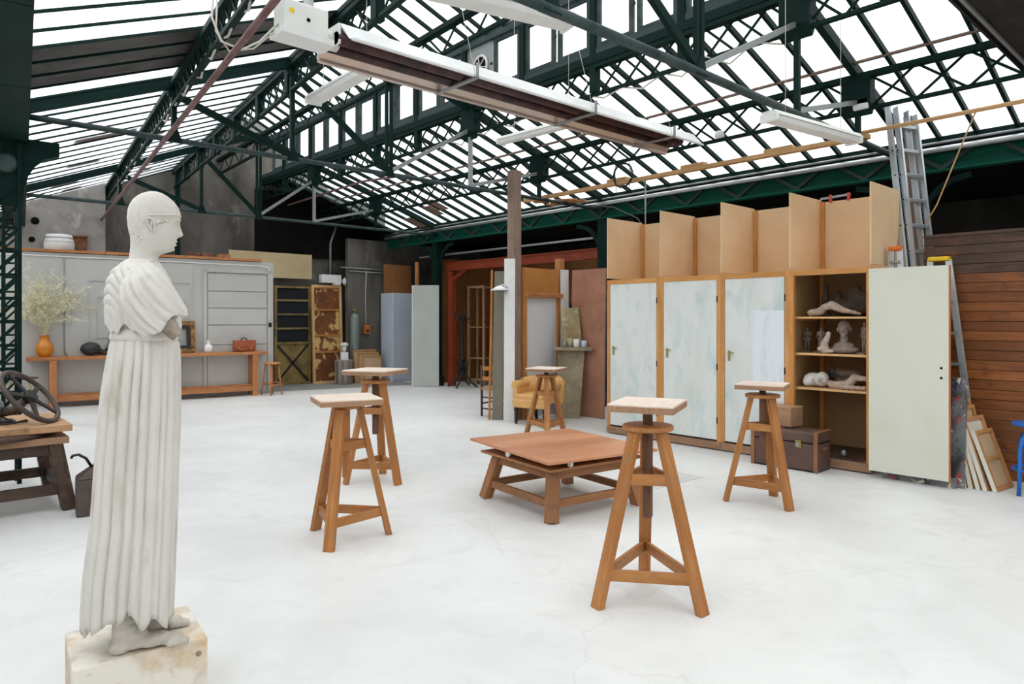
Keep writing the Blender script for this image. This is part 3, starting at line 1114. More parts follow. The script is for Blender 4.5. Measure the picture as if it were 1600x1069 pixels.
# sleeves: draped cones from shoulder to elbow, the near one open towards the front
def sleeve(side):
    ctr = [V((-.03, side * .17, 1.50)), V((-.025, side * .195, 1.455)), V((-.012, side * .205, 1.41)), V((.015, side * .205, 1.36)), V((.045, side * .20, 1.315)), V((.072, side * .195, 1.287))]
    rad = [(.045, .05), (.078, .058), (.096, .062), (.102, .062), (.100, .058), (.092, .05)]
    rings = []
    n = 120
    for i in range(31):
        t = i / 30 * (len(ctr) - 1)
        k = min(int(t), len(ctr) - 2)
        f = t - k
        c = ctr[k].lerp(ctr[k + 1], f)
        ra = rad[k][0] + (rad[k + 1][0] - rad[k][0]) * f
        rb = rad[k][1] + (rad[k + 1][1] - rad[k][1]) * f
        ax = (V((.42, 0, -.9))).normalized()
        e1 = V((.9, 0, .42)).normalized()
        e2 = V((0, side, 0))
        ring = []
        for j in range(n):
            th = 2 * PI * j / n
            fd = .013 * fold(6.5 * th + 1.1 * t) + .003 * math.sin(21 * th + 2 * t)
            fd *= min(1, i / 7)
            hem = (.030 * max(0, -math.cos(th)) + .012 * math.sin(4 * th)) * (i / 30) ** 3
            ring.append(c + e1 * ((ra + fd) * math.cos(th)) + e2 * ((rb + fd) * math.sin(th)) + ax * hem)
        rings.append(ring)
    last = rings[-1]
    cc = sum((q for q in last), V((0, 0, 0))) / n
    rings.append([cc + (q - cc) * .86 for q in last])
    rings.append([cc + (q - cc) * .7 - V((.42, 0, -.9)).normalized() * .05 for q in last])
    s = obj('sleeve', MB().ring_loft(rings), M['stone'], st)
    mb = MB().tube([ctr[-2] + V((.0, 0, .0)), ctr[-1] + V((.012, 0, -.012)), ctr[-1] + V((.034, 0, -.042)), ctr[-1] + V((.044, 0, -.058))], [.034, .034, .031, .020], 14)
    rr = random.Random(5)
    mb.v = [q + V((rr.uniform(-1, 1), rr.uniform(-1, 1), rr.uniform(-1, 1))) * (.0035 if q.z < 1.285 else .001) for q in mb.v]
    obj('broken_arm', mb, M['stone_brown'], st)
    return s


sleeve(-1)
sleeve(1)

# raised shoulder seam and crossing cords of the robe
obj('shoulder_seam', MB().tube([(.040, -.060, 1.528), (.012, -.10, 1.522), (-.005, -.15, 1.506), (-.006, -.20, 1.476), (.0, -.240, 1.43)], [.006, .008, .009, .009, .006], 8), M['stone'], st)
obj('cord', MB().tube([(-.052, -.198, 1.50 - .04), (-.085, -.205, 1.43), (-.075, -.215, 1.37), (-.03, -.225, 1.335), (.02, -.232, 1.32)], [.007, .009, .010, .009, .006], 8), M['stone'], st)

# head and neck: one lofted skin with face relief
HT = [(1.49, -.068, .064, .072), (1.51, -.066, .059, .062), (1.53, -.063, .056, .056), (1.55, -.060, .058, .053), (1.562, -.058, .072, .054), (1.570, -.057, .098, .056), (1.578, -.056, .116, .058), (1.588, -.055, .124, .061), (1.60, -.055, .1285, .064), (1.615, -.055, .1315, .067),
      (1.63, -.056, .1345, .069), (1.645, -.058, .137, .071), (1.66, -.060, .1385, .073), (1.678, -.063, .140, .075), (1.692, -.064, .1445, .076), (1.705, -.065, .1475, .077), (1.73, -.063, .147, .077), (1.755, -.056, .138, .074), (1.775, -.043, .122, .067), (1.79, -.028, .104, .057), (1.80, -.012, .088, .046), (1.808, .006, .072, .033), (1.8125, .022, .058, .018), (1.8145, .036, .046, .005)]


def gs(x, c, s):
    return math.exp(-((x - c) / s) ** 2)


rings = []
NH = 96
zs = []
z = 1.49
while z < 1.8146:
    zs.append(z)
    z += .0035 if z < 1.79 else .0018
zs.append(1.8146)
for z in zs:
    xb, xf, w = interp(HT, z)
    ring = []
    for j in range(NH):
        th = 2 * PI * j / NH
        a = th if th <= PI else th - 2 * PI
        ct, sn = math.cos(th), math.sin(th)
        cx = xb + (xf - xb) * .44
        ax = (xf - cx) if ct > 0 else (cx - xb)
        x = cx + ax * (abs(ct) ** .92) * (1 if ct > 0 else -1)
        y = w * (abs(sn) ** .92) * (1 if sn > 0 else -1)
        ay = abs(y)
        add = 0.0
        if ct > 0:
            # nose: straight ridge from the brow, wings at the base
            nz = interp([(1.628, 0.0), (1.634, .011), (1.641, .0245), (1.650, .0225), (1.662, .0165), (1.678, .0095), (1.692, .004), (1.704, 0.0)], z)[0]
            add += nz * math.exp(-(ay / (.0095 + .006 * gs(z, 1.641, .008))) ** 2)
            # eye sockets and lids
            add -= .0085 * gs(z, 1.684, .0095) * gs(ay, .030, .013)
            add += .0050 * gs(z, 1.6835, .0050) * gs(ay, .031, .010)
            add += .0040 * gs(z, 1.699, .006) * gs(ay, .030, .018)
            # mouth and chin
            add += .0060 * gs(z, 1.6155, .0042) * gs(ay, 0, .018)
            add -= .0040 * gs(z, 1.6085, .0026) * gs(ay, 0, .021)
            add += .0065 * gs(z, 1.6015, .0042) * gs(ay, 0, .016)
            add -= .0035 * gs(z, 1.592, .0045) * gs(ay, 0, .016)
            add += .0070 * gs(z, 1.579, .0085) * gs(ay, 0, .018)
        hz = 1.70 + .018 * (1 - max(0, ct)) - (.08 if ct < -.05 else 0) * min(1, (-ct) * 1.6)
        hair = .0032 / (1 + math.exp(-(z - hz) / .0022))
        if z > hz:
            hair += .0010 * math.sin(15 * a + 40 * z) * math.sin(95 * z + 3 * ct)
        x += add + hair * ct
        y += hair * sn
        ring.append((x, y, z))
    rings.append(ring)
hd = obj('head', MB().ring_loft(rings), M['stone'], st)
# hair band
obj('hair_band', MB().tube([(.046 + .104 * math.cos(2 * PI * q / 48), .0795 * math.sin(2 * PI * q / 48), 1.712 + .008 * math.cos(2 * PI * q / 48)) for q in range(48)], .0042, 6, closed=True), M['stone'], hd)
for s in (-1, 1):
    pts = []
    for q in range(17):
        a = q / 16 * 2 * PI
        pts.append((.024 + .0145 * math.sin(a) * (1.0 if math.cos(a) > -.3 else .6) - .008 * math.cos(a), s * (.0775 + .004 * math.cos(a)), 1.672 + .026 * math.cos(a)))
    mb = MB().tube(pts[:-1], .0052, 8, closed=True)
    mb.tube([(.020, s * .074, 1.690), (.027, s * .078, 1.676), (.022, s * .076, 1.660)], [.004, .006, .004], 6)
    obj('ear', mb, M['stone'], hd)
# curls at the temple and nape
rr = random.Random(11)
cm = MB().lathe([(.001, -.005), (.0065, -.003), (.0065, .003), (.001, .005)], 8, (0, 0, 0), True, Matrix.Rotation(PI / 2, 3, 'X')).mesh('curl')
for q in range(20):
    t = q / 19
    if q % 2:
        px, pz = .045 + .05 * t, 1.715 - .025 * (1 - t) - .02 * rr.random()
    else:
        px, pz = -.045 + .05 * rr.random() * .6, 1.70 - .10 * t
    xb, xf, w = interp(HT, pz)
    cx = xb + (xf - xb) * .44
    c = (px - cx) / ((xf - cx) if px > cx else (cx - xb))
    for s in (-1, 1):
        link('curl', cm, M['stone'], hd, (px, s * (w * math.sqrt(max(0, 1 - min(1, c * c))) + .001), pz))

# feet
def foot(x0, y0, rot, name='foot'):
    parts = [(-.005, 0, .085, .042, .036, .09), (-.02, 0, .03, .042, .034, .034), (.03, 0, .05, .055, .036, .045), (.09, .004, .032, .07, .040, .030), (.15, .006, .022, .05, .043, .020)]
    parts += limb((0, 0, .1), (-.01, 0, .22), .042, .05)
    for k, (dy, L, r) in enumerate(((-.034, .205, .0145), (-.012, .212, .0115), (.008, .205, .0105), (.026, .195, .0100), (.042, .182, .0095))):
        parts += limb((.15, dy * .9, .018), (L, dy, r * .95), r * 1.1, r, 4)
    parts = [(q[0] * 1.16, q[1] * 1.1, q[2] * 1.05, q[3] * 1.14, q[4] * 1.1, q[5] * 1.05) for q in parts]
    return blob(name, parts, M['stone_foot'], st, .0048, 2, (x0, y0, 0), rot)


foot(-.078, -.07, -.06)
foot(-.055, .085, .10)

p = thing('plinth_block', 'stained off-white plaster block under the statue', 'plinth', (.759, 3.150, 0), math.radians(-6))
mb = MB()
mb.box((0, 0, .125), (.47, .39, .25))
obj('block', mb, M['plinth'], p, .008)
for (x, z) in ((-.08, .07), (.13, .07), (.20, .19)):
    obj('pock_mark', MB().lathe([(.012, -.001), (.010, .003), (.004, .005)], 9, (x, -.1952, z), True, Matrix.Rotation(PI / 2, 3, 'X')), M['stone_brown'], p)

# ================================================================== SCULPTURE STANDS
def stand(label, feet, ctr, ztop, size, rot, zdisc, show_disc=True):
    c = V((ctr[0], ctr[1], 0))
    t = thing('sculpture_stand', label, 'stand', c, 0, 'tall wooden modelling stands on the white floor')
    tm = MB().box((0, 0, 0), (size[0], size[1], .045), 0)
    b = obj('top_board', tm, M['wood_top_lit'], t, .004, (0, 0, ztop - .0225), rot)
    obj('edge_band', MB().box((0, 0, -.004), (size[0] + .006, size[1] + .006, .034)), M['wood_edge'], b, .003)
    if show_disc:
        obj('disc', MB().lathe([(.135, -.028), (.142, -.022), (.142, -.004), (.135, 0)], 32, (0, 0, zdisc)), M['wood'], t)
    else:
        obj('disc', MB().lathe([(.10, -.03), (.105, 0)], 24, (0, 0, zdisc)), M['wood'], t)
    zb = zdisc - .52
    obj('spindle', MB().box((0, 0, (ztop - .045 + zb) / 2), (.048, .048, ztop - .045 - zb), rot), M['wood_spindle'] if show_disc else M['wood'], t, .004)
    fl = [V((x - c.x, y - c.y, 0)) for x, y in feet]
    tops = []
    legs = []
    for f in fl:
        d = f.normalized()
        tp = d * .095 + V((0, 0, zdisc - .028))
        tops.append(tp)
        side = V((-d.y, d.x, 0))
        legs.append((f, tp))
        p = [f + d * .02 - side * .036, f + d * .02 + side * .036, f - d * .022 + side * .036, f - d * .022 - side * .036]
        q = [tp + d * .018 - side * .036, tp + d * .018 + side * .036, tp - d * .022 + side * .036, tp - d * .022 - side * .036]
        obj('leg', MB().hexa([p[0], p[1], p[2], p[3], q[0], q[1], q[2], q[3]], 1.0, .07, .04), M['wood'], t, .003)
    for (z, nm) in ((.17, 'lower_stretcher'), (zdisc * .70, 'upper_stretcher')):
        pts = []
        for f, tp in legs:
            k = z / tp.z
            pts.append(f.lerp(tp, k))
        for i in range(3):
            obj(nm, MB().bar(pts[i], pts[(i + 1) % 3], .024, .06), M['wood'], t, .002)
    return t


stand('tall wooden sculpture stand in the front, its pale top raised on a square spindle', [(2.82, 2.44), (3.16, 2.01), (3.47, 2.62)], (3.17, 2.37), 1.085, (.40, .36), math.radians(24), .955)
stand('wooden sculpture stand with its top sitting low on the legs, second from the statue', [(2.33, 4.73), (2.18, 4.23), (2.68, 4.29)], (2.40, 4.40), 1.00, (.42, .42), math.radians(-17), .95, False)
stand('wooden sculpture stand directly behind the low-topped one, on the far left of the floor', [(3.18, 5.84), (3.53, 5.49), (3.68, 6.0)], (3.47, 5.79), 1.065, (.44, .46), math.radians(28), .965)
stand('wooden sculpture stand in front of the trunk and the closed white doors', [(5.30, 3.15), (5.39, 2.63), (5.75, 2.95)], (5.48, 2.91), 1.005, (.36, .38), math.radians(18), .915)
stand('wooden sculpture stand in front of the tan armchair, farthest from the viewer', [(6.38, 6.77), (6.76, 6.43), (6.18, 6.17)], (6.44, 6.45), .905, (.44, .42), math.radians(24), .81)

# ================================================================== LOW MODELLING TABLE
t = thing('modelling_table', 'low square wooden modelling table with a revolving top in mid floor', 'table', (4.24, 4.08, 0), math.radians(-7))
obj('table_top', MB().box((0, 0, 0), (1.08, 1.24, .022)), M['wood_table'], t, .003, (.02, .03, .475), math.radians(-4))
obj('under_board', MB().box((0, 0, .40), (.98, .98, .02)), M['wood_tbase'], t, .003)
obj('turntable', MB().lathe([(.36, .412), (.36, .462)], 32), M['wood_dark'], t)
for (x, y) in ((-.30, -.49), (.28, -.46), (-.47, .1), (.47, .0)):
    obj('caster', MB().lathe([(.026, -.01), (.03, 0), (.026, .01)], 14, (x, y, .440), True, Matrix.Rotation(PI / 2, 3, 'Y')), M['porcelain'], t)
ft = [(-.46, -.46), (.46, -.46), (.46, .46), (-.46, .46)]
tp = [(-.37, -.37), (.37, -.37), (.37, .37), (-.37, .37)]
for (f, q) in zip(ft, tp):
    obj('leg', MB().bar((f[0], f[1], 0), (q[0], q[1], .39), .085, .085, (1, 0, 0)), M['wood_tbase'], t, .004)
for z, nm, k, h in ((.345, 'apron', .88, .08), (.13, 'stretcher', .33, .06)):
    pts = [V((f[0] + (q[0] - f[0]) * k, f[1] + (q[1] - f[1]) * k, z)) for f, q in zip(ft, tp)]
    for i in range(4):
        obj(nm, MB().bar(pts[i], pts[(i + 1) % 4], .035, h), M['wood_tbase'], t, .003)

# ================================================================== DARK LOW TABLE AT THE LEFT EDGE
t = thing('turntable_bench', 'heavy dark wooden low bench with a thick pale top at the left edge', 'bench', (.45, 7.05, 0))
obj('top_board', MB().box((0, 0, .665), (1.34, .95, .055)), M['wood_old'], t, .006)
obj('swivel_plate', MB().lathe([(.60, .595), (.62, .605), (.62, .63), (.60, .637)], 40), M['wood_dark'], t)
obj('under_board', MB().box((0, 0, .565), (1.30, .92, .055)), M['wood_edge'], t, .006)
ft = [(-.62, -.44), (.65, -.44), (.65, .44), (-.62, .44)]
tp = [(-.54, -.38), (.56, -.38), (.56, .38), (-.54, .38)]
for f, q in zip(ft, tp):
    obj('leg', MB().bar((f[0], f[1], 0), (q[0], q[1], .54), .10, .12, (0, 1, 0)), M['wood_dark'], t, .006)
for z, nm, k, h in ((.49, 'apron', .9, .09), (.17, 'stretcher', .32, .085)):
    pts = [V((f[0] + (q[0] - f[0]) * k, f[1] + (q[1] - f[1]) * k, z)) for f, q in zip(ft, tp)]
    for i in range(4):
        obj(nm, MB().bar(pts[i], pts[(i + 1) % 4], .045, h), M['wood_dark'], t, .003)

# hand-wheel machine on it
cw = V((math.cos(-YAW), math.sin(-YAW), 0))      # picture right
cf = V((math.sin(YAW), math.cos(YAW), 0))        # away from the viewer
t = thing('handwheel_press', 'old cast iron machine with a large tilted hand wheel on the dark low bench', 'machine', (.89, 6.97, .6925))
sg = (cf - cw * .70).normalized()
rs_ = (cw + cf * .70).normalized()
nrm = (rs_ * .68 + V((0, 0, 1)) * .66 - sg * .34).normalized()
e1 = (rs_ - V((0, 0, 1))).normalized()
e1 = (e1 - nrm * e1.dot(nrm)).normalized()
e2 = nrm.cross(e1)
wc = V((-.02, -.10, .215))
rim = [wc + (e1 * math.cos(2 * PI * q / 40) + e2 * math.sin(2 * PI * q / 40)) * .262 for q in range(40)]
w_ = obj('hand_wheel', MB().tube(rim, .021, 10, closed=True), M['tinmetal'], t)
for q in range(5):
    a = 2 * PI * q / 5 + .3
    obj('spoke', MB().bar(wc, wc + (e1 * math.cos(a) + e2 * math.sin(a)) * .255, .05, .014, tuple(nrm), .03, .014), M['darkmetal'], w_)
obj('hub', MB().tube([wc - nrm * .035, wc + nrm * .03], .05, 16), M['darkmetal'], t)
obj('shaft', MB().tube([wc, wc - nrm * .16, wc - nrm * .30 + V((-.06, 0, .06))], [.03, .04, .04], 12), M['tinmetal'], t)
obj('body', MB().tube([(-.50, .06, .10), (-.34, .04, .11), (-.20, 0, .10)], [.09, .11, .085], 18), M['darkgreen_tank'], t)
obj('foot_plate', MB().box((-.34, .03, .012), (.46, .2, .024)), M['darkmetal'], t, .004)
obj('cable', MB().tube([(-.2, -.04, .06), (-.12, -.09, .012), (-.03, -.06, .012), (-.05, -.13, .03), (-.13, -.12, .012), (-.22, -.15, .012)], .008, 6), M['cable_b'], t)

# rusty fuel can standing half behind the statue
t = thing('fuel_can', 'rusty brown metal fuel can with a curved handle, half behind the statue', 'can', (1.27, 6.33, 0), math.radians(-8))
obj('can_body', MB().box((0, 0, .145), (.34, .22, .29)), M['tinmetal'], t, .012)
mb = MB()
b = [(-.17, -.11, .29), (.17, -.11, .29), (.17, .11, .29), (-.17, .11, .29)]
q = [(-.02, -.07, .40), (.12, -.07, .40), (.12, .07, .40), (-.02, .07, .40)]
mb.hexa(b + q, .3, .2, .2)
obj('sloped_shoulder', mb, M['tinmetal'], t, .008)
obj('spout', MB().lathe([(.035, .40), (.03, .47), (.036, .475)], 14, (.07, 0, 0)), M['tinmetal'], t)
obj('handle', MB().tube([(-.06, 0, .365), (-.10, 0, .44), (-.15, 0, .475), (-.19, 0, .47), (-.20, 0, .45)], .011, 8), M['darkmetal'], t)


# ================================================================== FAR PARTITION AND BENCH
WSK = math.atan(-.118)
WY = lambda X: 14.1 - .118 * (X - 6.0)
U0 = 1.25


def wu(X):
    return (X - U0) / math.cos(WSK)


pw = struct(thing('wall_partition', 'light grey panelled partition with a slatted sliding door at its right', 'wall', (U0, WY(U0), 0), WSK))
WL = wu(6.0)
obj('board_wall', MB().box((WL / 2, .05, 1.36), (WL, .10, 2.72)), M['greypanel'], pw)
obj('flat_roof', MB().box((WL / 2 + .1, .78, 2.68), (WL - .2, 1.4, .06)), M['greypanel'], pw)
obj('return_wall', MB().box((WL - .05, .75, 1.34), (.06, 1.3, 2.66)), M['greypanel'], pw)
obj('cap_board', MB().box((WL / 2 - .1, .04, 2.755), (WL - .3, .16, .05)), M['wood_bench'], pw, .004)
obj('cable_tray', MB().tube([(0, -.01, 2.66), (2.0, -.012, 2.655), (WL - .25, -.012, 2.64), (WL - .10, -.012, 2.60), (WL - .05, -.012, 2.45), (WL - .05, -.012, 1.3)], .012, 6), M['white'], pw)
# left raised panel with rounded lower corner
pts = [(wu(2.35), 2.62), (wu(2.35), .98)] + [(wu(2.35) + .12 * (1 - math.cos(a)), .98 - .12 * math.sin(a)) for a in (.4, .8, 1.2, 1.57)] + [(wu(4.45), .86), (wu(4.45), 2.62)]
obj('sliding_panel', MB().prism(pts, -.022, -.002), M['greypanel'], pw)
obj('panel_edge', MB().tube([(x, -.02, z) for x, z in pts[:-1]], .012, 6), M['greysteel'], pw)
# nested raised frames
for (xa, xb, za, zb) in ((2.72, 4.40, 1.0, 2.25), (2.85, 3.1, 1.2, 1.95), (4.05, 4.32, 1.15, 1.90)):
    mb = MB()
    a, b = wu(xa), wu(xb)
    for (p, q) in (((a, za), (a, zb)), ((b, za), (b, zb)), ((a, za), (b, za)), ((a, zb), (b, zb))):
        mb.bar((p[0], -.028, p[1]), (q[0], -.028, q[1]), .02, .025, (0, 1, 0))
    obj('raised_frame', mb, M['greypanel'], pw)
# slatted door
a, b = wu(4.72), wu(5.86)
zz = [1.02, 1.42, 1.76, 2.10, 2.46]
for i in range(4):
    obj('slat', MB().box(((a + b) / 2, -.012, (zz[i] + zz[i + 1]) / 2), (b - a, .02, zz[i + 1] - zz[i] - .02)), M['greypanel'], pw, .004)
obj('slat', MB().box(((a + b) / 2, -.012, .53), (b - a, .02, .96)), M['greypanel'], pw, .004)
for x in (a - .05, b + .05):
    obj('door_stile', MB().box((x, -.02, 1.30), (.07, .04, 2.5)), M['greypanel'], pw, .003)
obj('door_head', MB().box(((a + b) / 2, -.02, 2.51), (b - a + .16, .04, .06)), M['greypanel'], pw, .003)
obj('latch', MB().box((b + .06, -.05, 1.42), (.06, .04, .09)), M['darkmetal'], pw, .004)

# things lying on top of the partition
t = thing('wooden_barrel', 'pale limewashed barrel lying on top of the grey partition', 'barrel', (2.32, 14.85, 2.715))
obj('staves', MB().lathe([(.20, 0), (.235, .12), (.24, .2), (.20, .36), (.19, .36), (.01, .35)], 28), M['offwhite'], t)
for z in (.06, .14, .22, .30):
    obj('hoop', MB().tube([((.232 - abs(z - .2) * .13) * math.cos(2 * PI * q / 28), (.232 - abs(z - .2) * .13) * math.sin(2 * PI * q / 28), z) for q in range(28)], .008, 6, closed=True), M['greysteel'], t)
t = obj('terracotta_tray', MB().box((0, 0, .19), (.56, .06, .38)).box((0, -.03, .37), (.60, .1, .03)), M['brick'], None, .01, (2.5, 15.0, 2.715))
tag(t, 'terracotta coloured board standing behind the pale barrel', 'board')
t = obj('spot_lamp', MB().box((0, 0, .05), (.22, .12, .08)).box((.05, 0, .11), (.06, .08, .05)), M['greysteel'], None, .012, (3.75, 14.4, 2.78), WSK)
tag(t, 'small grey box lying on the wooden cap of the partition', 'box')
g = 'old bricks heaped on the partition'
for i, (x, z, a, lb) in enumerate(((4.42, 0, .1, 'leftmost old reddish brick of the heap on the partition'), (4.66, 0, -.12, 'middle old brick at the bottom of the heap on the partition'), (4.90, 0, .2, 'rightmost bottom brick of the heap, beside the orange offcut'), (4.58, .085, .05, 'left one of the two bricks lying on top of the heap'), (4.84, .085, -.1, 'right one of the two bricks lying on top of the heap'))):
    o = obj('brick', MB().box((0, 0, 0), (.23, .13, .085)), M['brick'], None, .006, (x, 14.62, 2.7525 + z), a)
    tag(o, lb, 'brick', g)
o = obj('timber_offcut', MB().box((0, 0, .08), (.20, .2, .16)), M['wood_bench'], None, .006, (5.14, 14.55, 2.711), .2)
tag(o, 'short orange timber offcut beside the brick heap', 'timber')

# long bench
bx0 = 1.75
bt = thing('long_bench', 'long narrow wooden workbench standing against the grey partition', 'bench', (bx0, WY(bx0) - .36, 0), WSK)
BL = 4.02
obj('bench_top', MB().box((BL / 2, .17, .855), (BL, .40, .06)), M['wood_bench'], bt, .006)
for x in (.38, 2.32, 3.78):
    for y in (.03, .31):
        obj('leg', MB().box((x, y, .41), (.11, .09, .83)), M['wood_bench'], bt, .005)
    obj('cross_rail', MB().box((x, .17, .76), (.06, .30, .08)), M['wood_bench'], bt, .003)
for (xa, xb) in ((.38, 2.32), (2.32, 3.78)):
    obj('foot_rail', MB().box(((xa + xb) / 2, .03, .15), (xb - xa - .11, .05, .10)), M['wood_bench'], bt, .004)
    obj('foot_rail', MB().box(((xa + xb) / 2, .31, .15), (xb - xa - .11, .05, .10)), M['wood_bench'], bt, .004)
    obj('shelf_board', MB().box(((xa + xb) / 2, .17, .212), (xb - xa - .12, .22, .02)), M['wood_bench'], bt, .003)
ZB = .886
WB = lambda X, off=0.0: (X, WY(X) - .19 - off, ZB)

o = obj('amber_vase', MB().lathe([(.01, 0), (.075, 0), (.085, .012), (.12, .07), (.135, .13), (.125, .20), (.09, .25), (.065, .285), (.065, .33), (.088, .365), (.096, .372), (.088, .375), (.055, .33), (.06, .27), (.01, .26)], 32), M['amber'], None, 0, WB(2.03))
tag(o, 'glossy amber ceramic vase holding dried grass', 'vase')
rg = random.Random(21)
mb = MB()
for i in range(105):
    az = rg.uniform(0, 2 * PI)
    sp = rg.random() ** .7
    L = rg.uniform(.5, 1.25)
    tilt = sp * rg.uniform(.2, 1.25)
    d = V((math.cos(az) * 1.0, min(.10, math.sin(az) * .40), 0))
    pts = []
    p = V((d.x * .02, d.y * .02, .33))
    for k in range(6):
        f = k / 5
        ang = tilt * (.35 + .9 * f)
        p2 = V((0, 0, .33)) + d * (L * f * math.sin(ang)) + V((rg.uniform(-.01, .01), rg.uniform(-.01, .01), L * f * math.cos(ang)))
        pts.append(p2)
    mb.tube(pts, [.0028, .0026, .0024, .002, .0016, .001], 3, False)
    for k in range(rg.randint(9, 16)):
        f = rg.uniform(.45, 1.0)
        j = min(4, int(f * 5))
        b = pts[j].lerp(pts[j + 1], f * 5 - j)
        e = V((rg.uniform(-1, 1), rg.uniform(-.7, .15), rg.uniform(-.5, .9))).normalized() * rg.uniform(.03, .12)
        mb.bar(b, b + e, .003, .003)
        for h in range(2):
            q = b + e * rg.uniform(.5, 1.05)
            e2 = V((rg.uniform(-1, 1), rg.uniform(-1, 1), rg.uniform(-1, 1))).normalized() * .022
            mb.bar(q - e2, q + e2, .007, .007, (0, 0, 1), .002, .002)
o = obj('dried_grass', mb, M['grass'], None, 0, (2.03, WB(2.03)[1], ZB + .03))
tag(o, 'airy bunch of pale dried grass spreading from the amber vase', 'dried grass')

o = blob('black_gourd', [(0, 0, .125, .17, .15, .125), (.13, -.02, .07, .09, .06, .06), (.22, -.04, .04, .08, .035, .035), (.31, -.05, .035, .06, .024, .024), (.37, -.05, .05, .03, .02, .02)], M['rubberblack'], None, .010, 3, WB(2.70, .06))
tag(o, 'dull black gourd-shaped vessel with a long spout on the bench', 'vessel')


def frame(name, label, X, w, h, bw, th, lean, mats, loc_off=0.0, rot=0.0, inner=True):
    t = thing(name, label, 'frame', WB(X, loc_off), WSK + rot)
    Rm = Matrix.Rotation(-lean, 3, 'X')
    for (c, s) in (((0, 0, bw / 2), (w, th, bw)), ((0, 0, h - bw / 2), (w, th, bw)), ((-w / 2 + bw / 2, 0, h / 2), (bw, th, h - 2 * bw)), ((w / 2 - bw / 2, 0, h / 2), (bw, th, h - 2 * bw))):
        mb = MB().box(c, s)
        mb.v = [Rm @ q for q in mb.v]
        obj('frame_bar', mb, mats[0], t, .012)
    if inner:
        for (c, s) in (((0, .01, bw + .03), (w - 2 * bw, th, .06)), ((0, .01, h - bw - .03), (w - 2 * bw, th, .06)), ((-w / 2 + bw + .03, .01, h / 2), (.06, th, h - 2 * bw - .12)), ((w / 2 - bw - .03, .01, h / 2), (.06, th, h - 2 * bw - .12))):
            mb = MB().box(c, s)
            mb.v = [Rm @ q for q in mb.v]
            obj('inner_slip', mb, mats[1], t, .004)
    return t


frame('gilt_frame', 'empty carved gilt picture frame with a dark inner edge, right of the statue', 4.12, .66, .62, .085, .06, .13, (M['gold'], M['black']), -.02)
t = frame('gilt_frame', 'tall narrow gilt mirror frame turned edge-on beside the black vessel', 3.02, .50, .84, .07, .06, .10, (M['gold'], M['black']), -.06, math.radians(-62))
mb = MB().box((0, .005, .42), (.28, .012, .60))
mb.v = [Matrix.Rotation(-.10, 3, 'X') @ q for q in mb.v]
gl_ = N('mirror')
gl_.col(lin(200, 210, 220))
gl_.pr(.05, 1.0)
obj('mirror_glass', mb, gl_.m, t)

o = obj('white_vase', MB().lathe([(.01, 0), (.055, 0), (.075, .03), (.085, .08), (.07, .13), (.038, .165), (.032, .21), (.045, .235), (.038, .237), (.025, .2), (.01, .19)], 28), M['porcelain'], None, 0, WB(4.67, .02))
tag(o, 'small white porcelain vase between the gilt frame and the satchel', 'vase')
t = thing('leather_satchel', 'brown leather satchel with a carrying handle on the bench', 'bag', WB(5.34, .02), WSK - .05)
obj('bag_body', MB().box((0, 0, .11), (.42, .15, .21)), M['leather'], t, .025, seg=3)
obj('flap', MB().box((0, -.082, .15), (.43, .012, .13)).box((0, -.01, .222), (.42, .15, .014)), M['leather'], t, .006)
for x in (-.12, .12):
    s = obj('strap', MB().box((x, -.094, .13), (.03, .008, .17)), M['leather'], t, .003)
    obj('buckle', MB().box((x, -.10, .075), (.036, .008, .03)), M['brass'], s, .002)
obj('handle', MB().tube(arc((0, 0, .215), .06, 0, PI, 10), .010, 8), M['darkmetal'], t)


def round_stool(label, loc, h, r, lr, mat, nleg=4, name='wooden_stool', splay=.06):
    t = thing(name, label, 'stool', loc, .3)
    obj('seat', MB().lathe([(r - .01, h - .035), (r, h - .028), (r, h - .006), (r - .01, h)], 28), mat, t)
    fe = []
    for k in range(nleg):
        a = 2 * PI * k / nleg + PI / nleg
        tp, ft_ = V(((r - .05) * math.cos(a), (r - .05) * math.sin(a), h - .035)), V(((r + splay - .03) * math.cos(a), (r + splay - .03) * math.sin(a), 0))
        fe.append((ft_, tp))
        obj('leg', MB().tube([ft_, tp], [lr * .8, lr], 10), mat, t)
    for k in range(nleg):
        a, b = fe[k], fe[(k + 1) % nleg]
        z = .22 + .04 * (k % 2)
        obj('rung', MB().tube([a[0].lerp(a[1], z / h), b[0].lerp(b[1], z / h)], lr * .7, 8), mat, t)
    return t


round_stool('wooden four-legged stool at the right end of the long bench', (5.80, WY(5.8) - .42, 0), .66, .17, .02, M['wood_bench'])
t = thing('wire_stool', 'thin-legged metal stool in front of the left end of the long bench', 'stool', (1.62, WY(1.62) - .75, 0))
obj('seat', MB().lathe([(.24, .555), (.25, .56), (.25, .57), (.24, .575)], 28), M['wood_dark'], t)
for k in range(4):
    a = PI / 2 * k + .5
    obj('leg', MB().tube([(.18 * math.cos(a), .18 * math.sin(a), .555), (.24 * math.cos(a), .24 * math.sin(a), .45), (.28 * math.cos(a), .28 * math.sin(a), 0)], .011, 8), M['brass'], t)
obj('ring', MB().tube([(.26 * math.cos(q * PI / 12), .26 * math.sin(q * PI / 12), .2) for q in range(24)], .007, 6, closed=True), M['brass'], t)

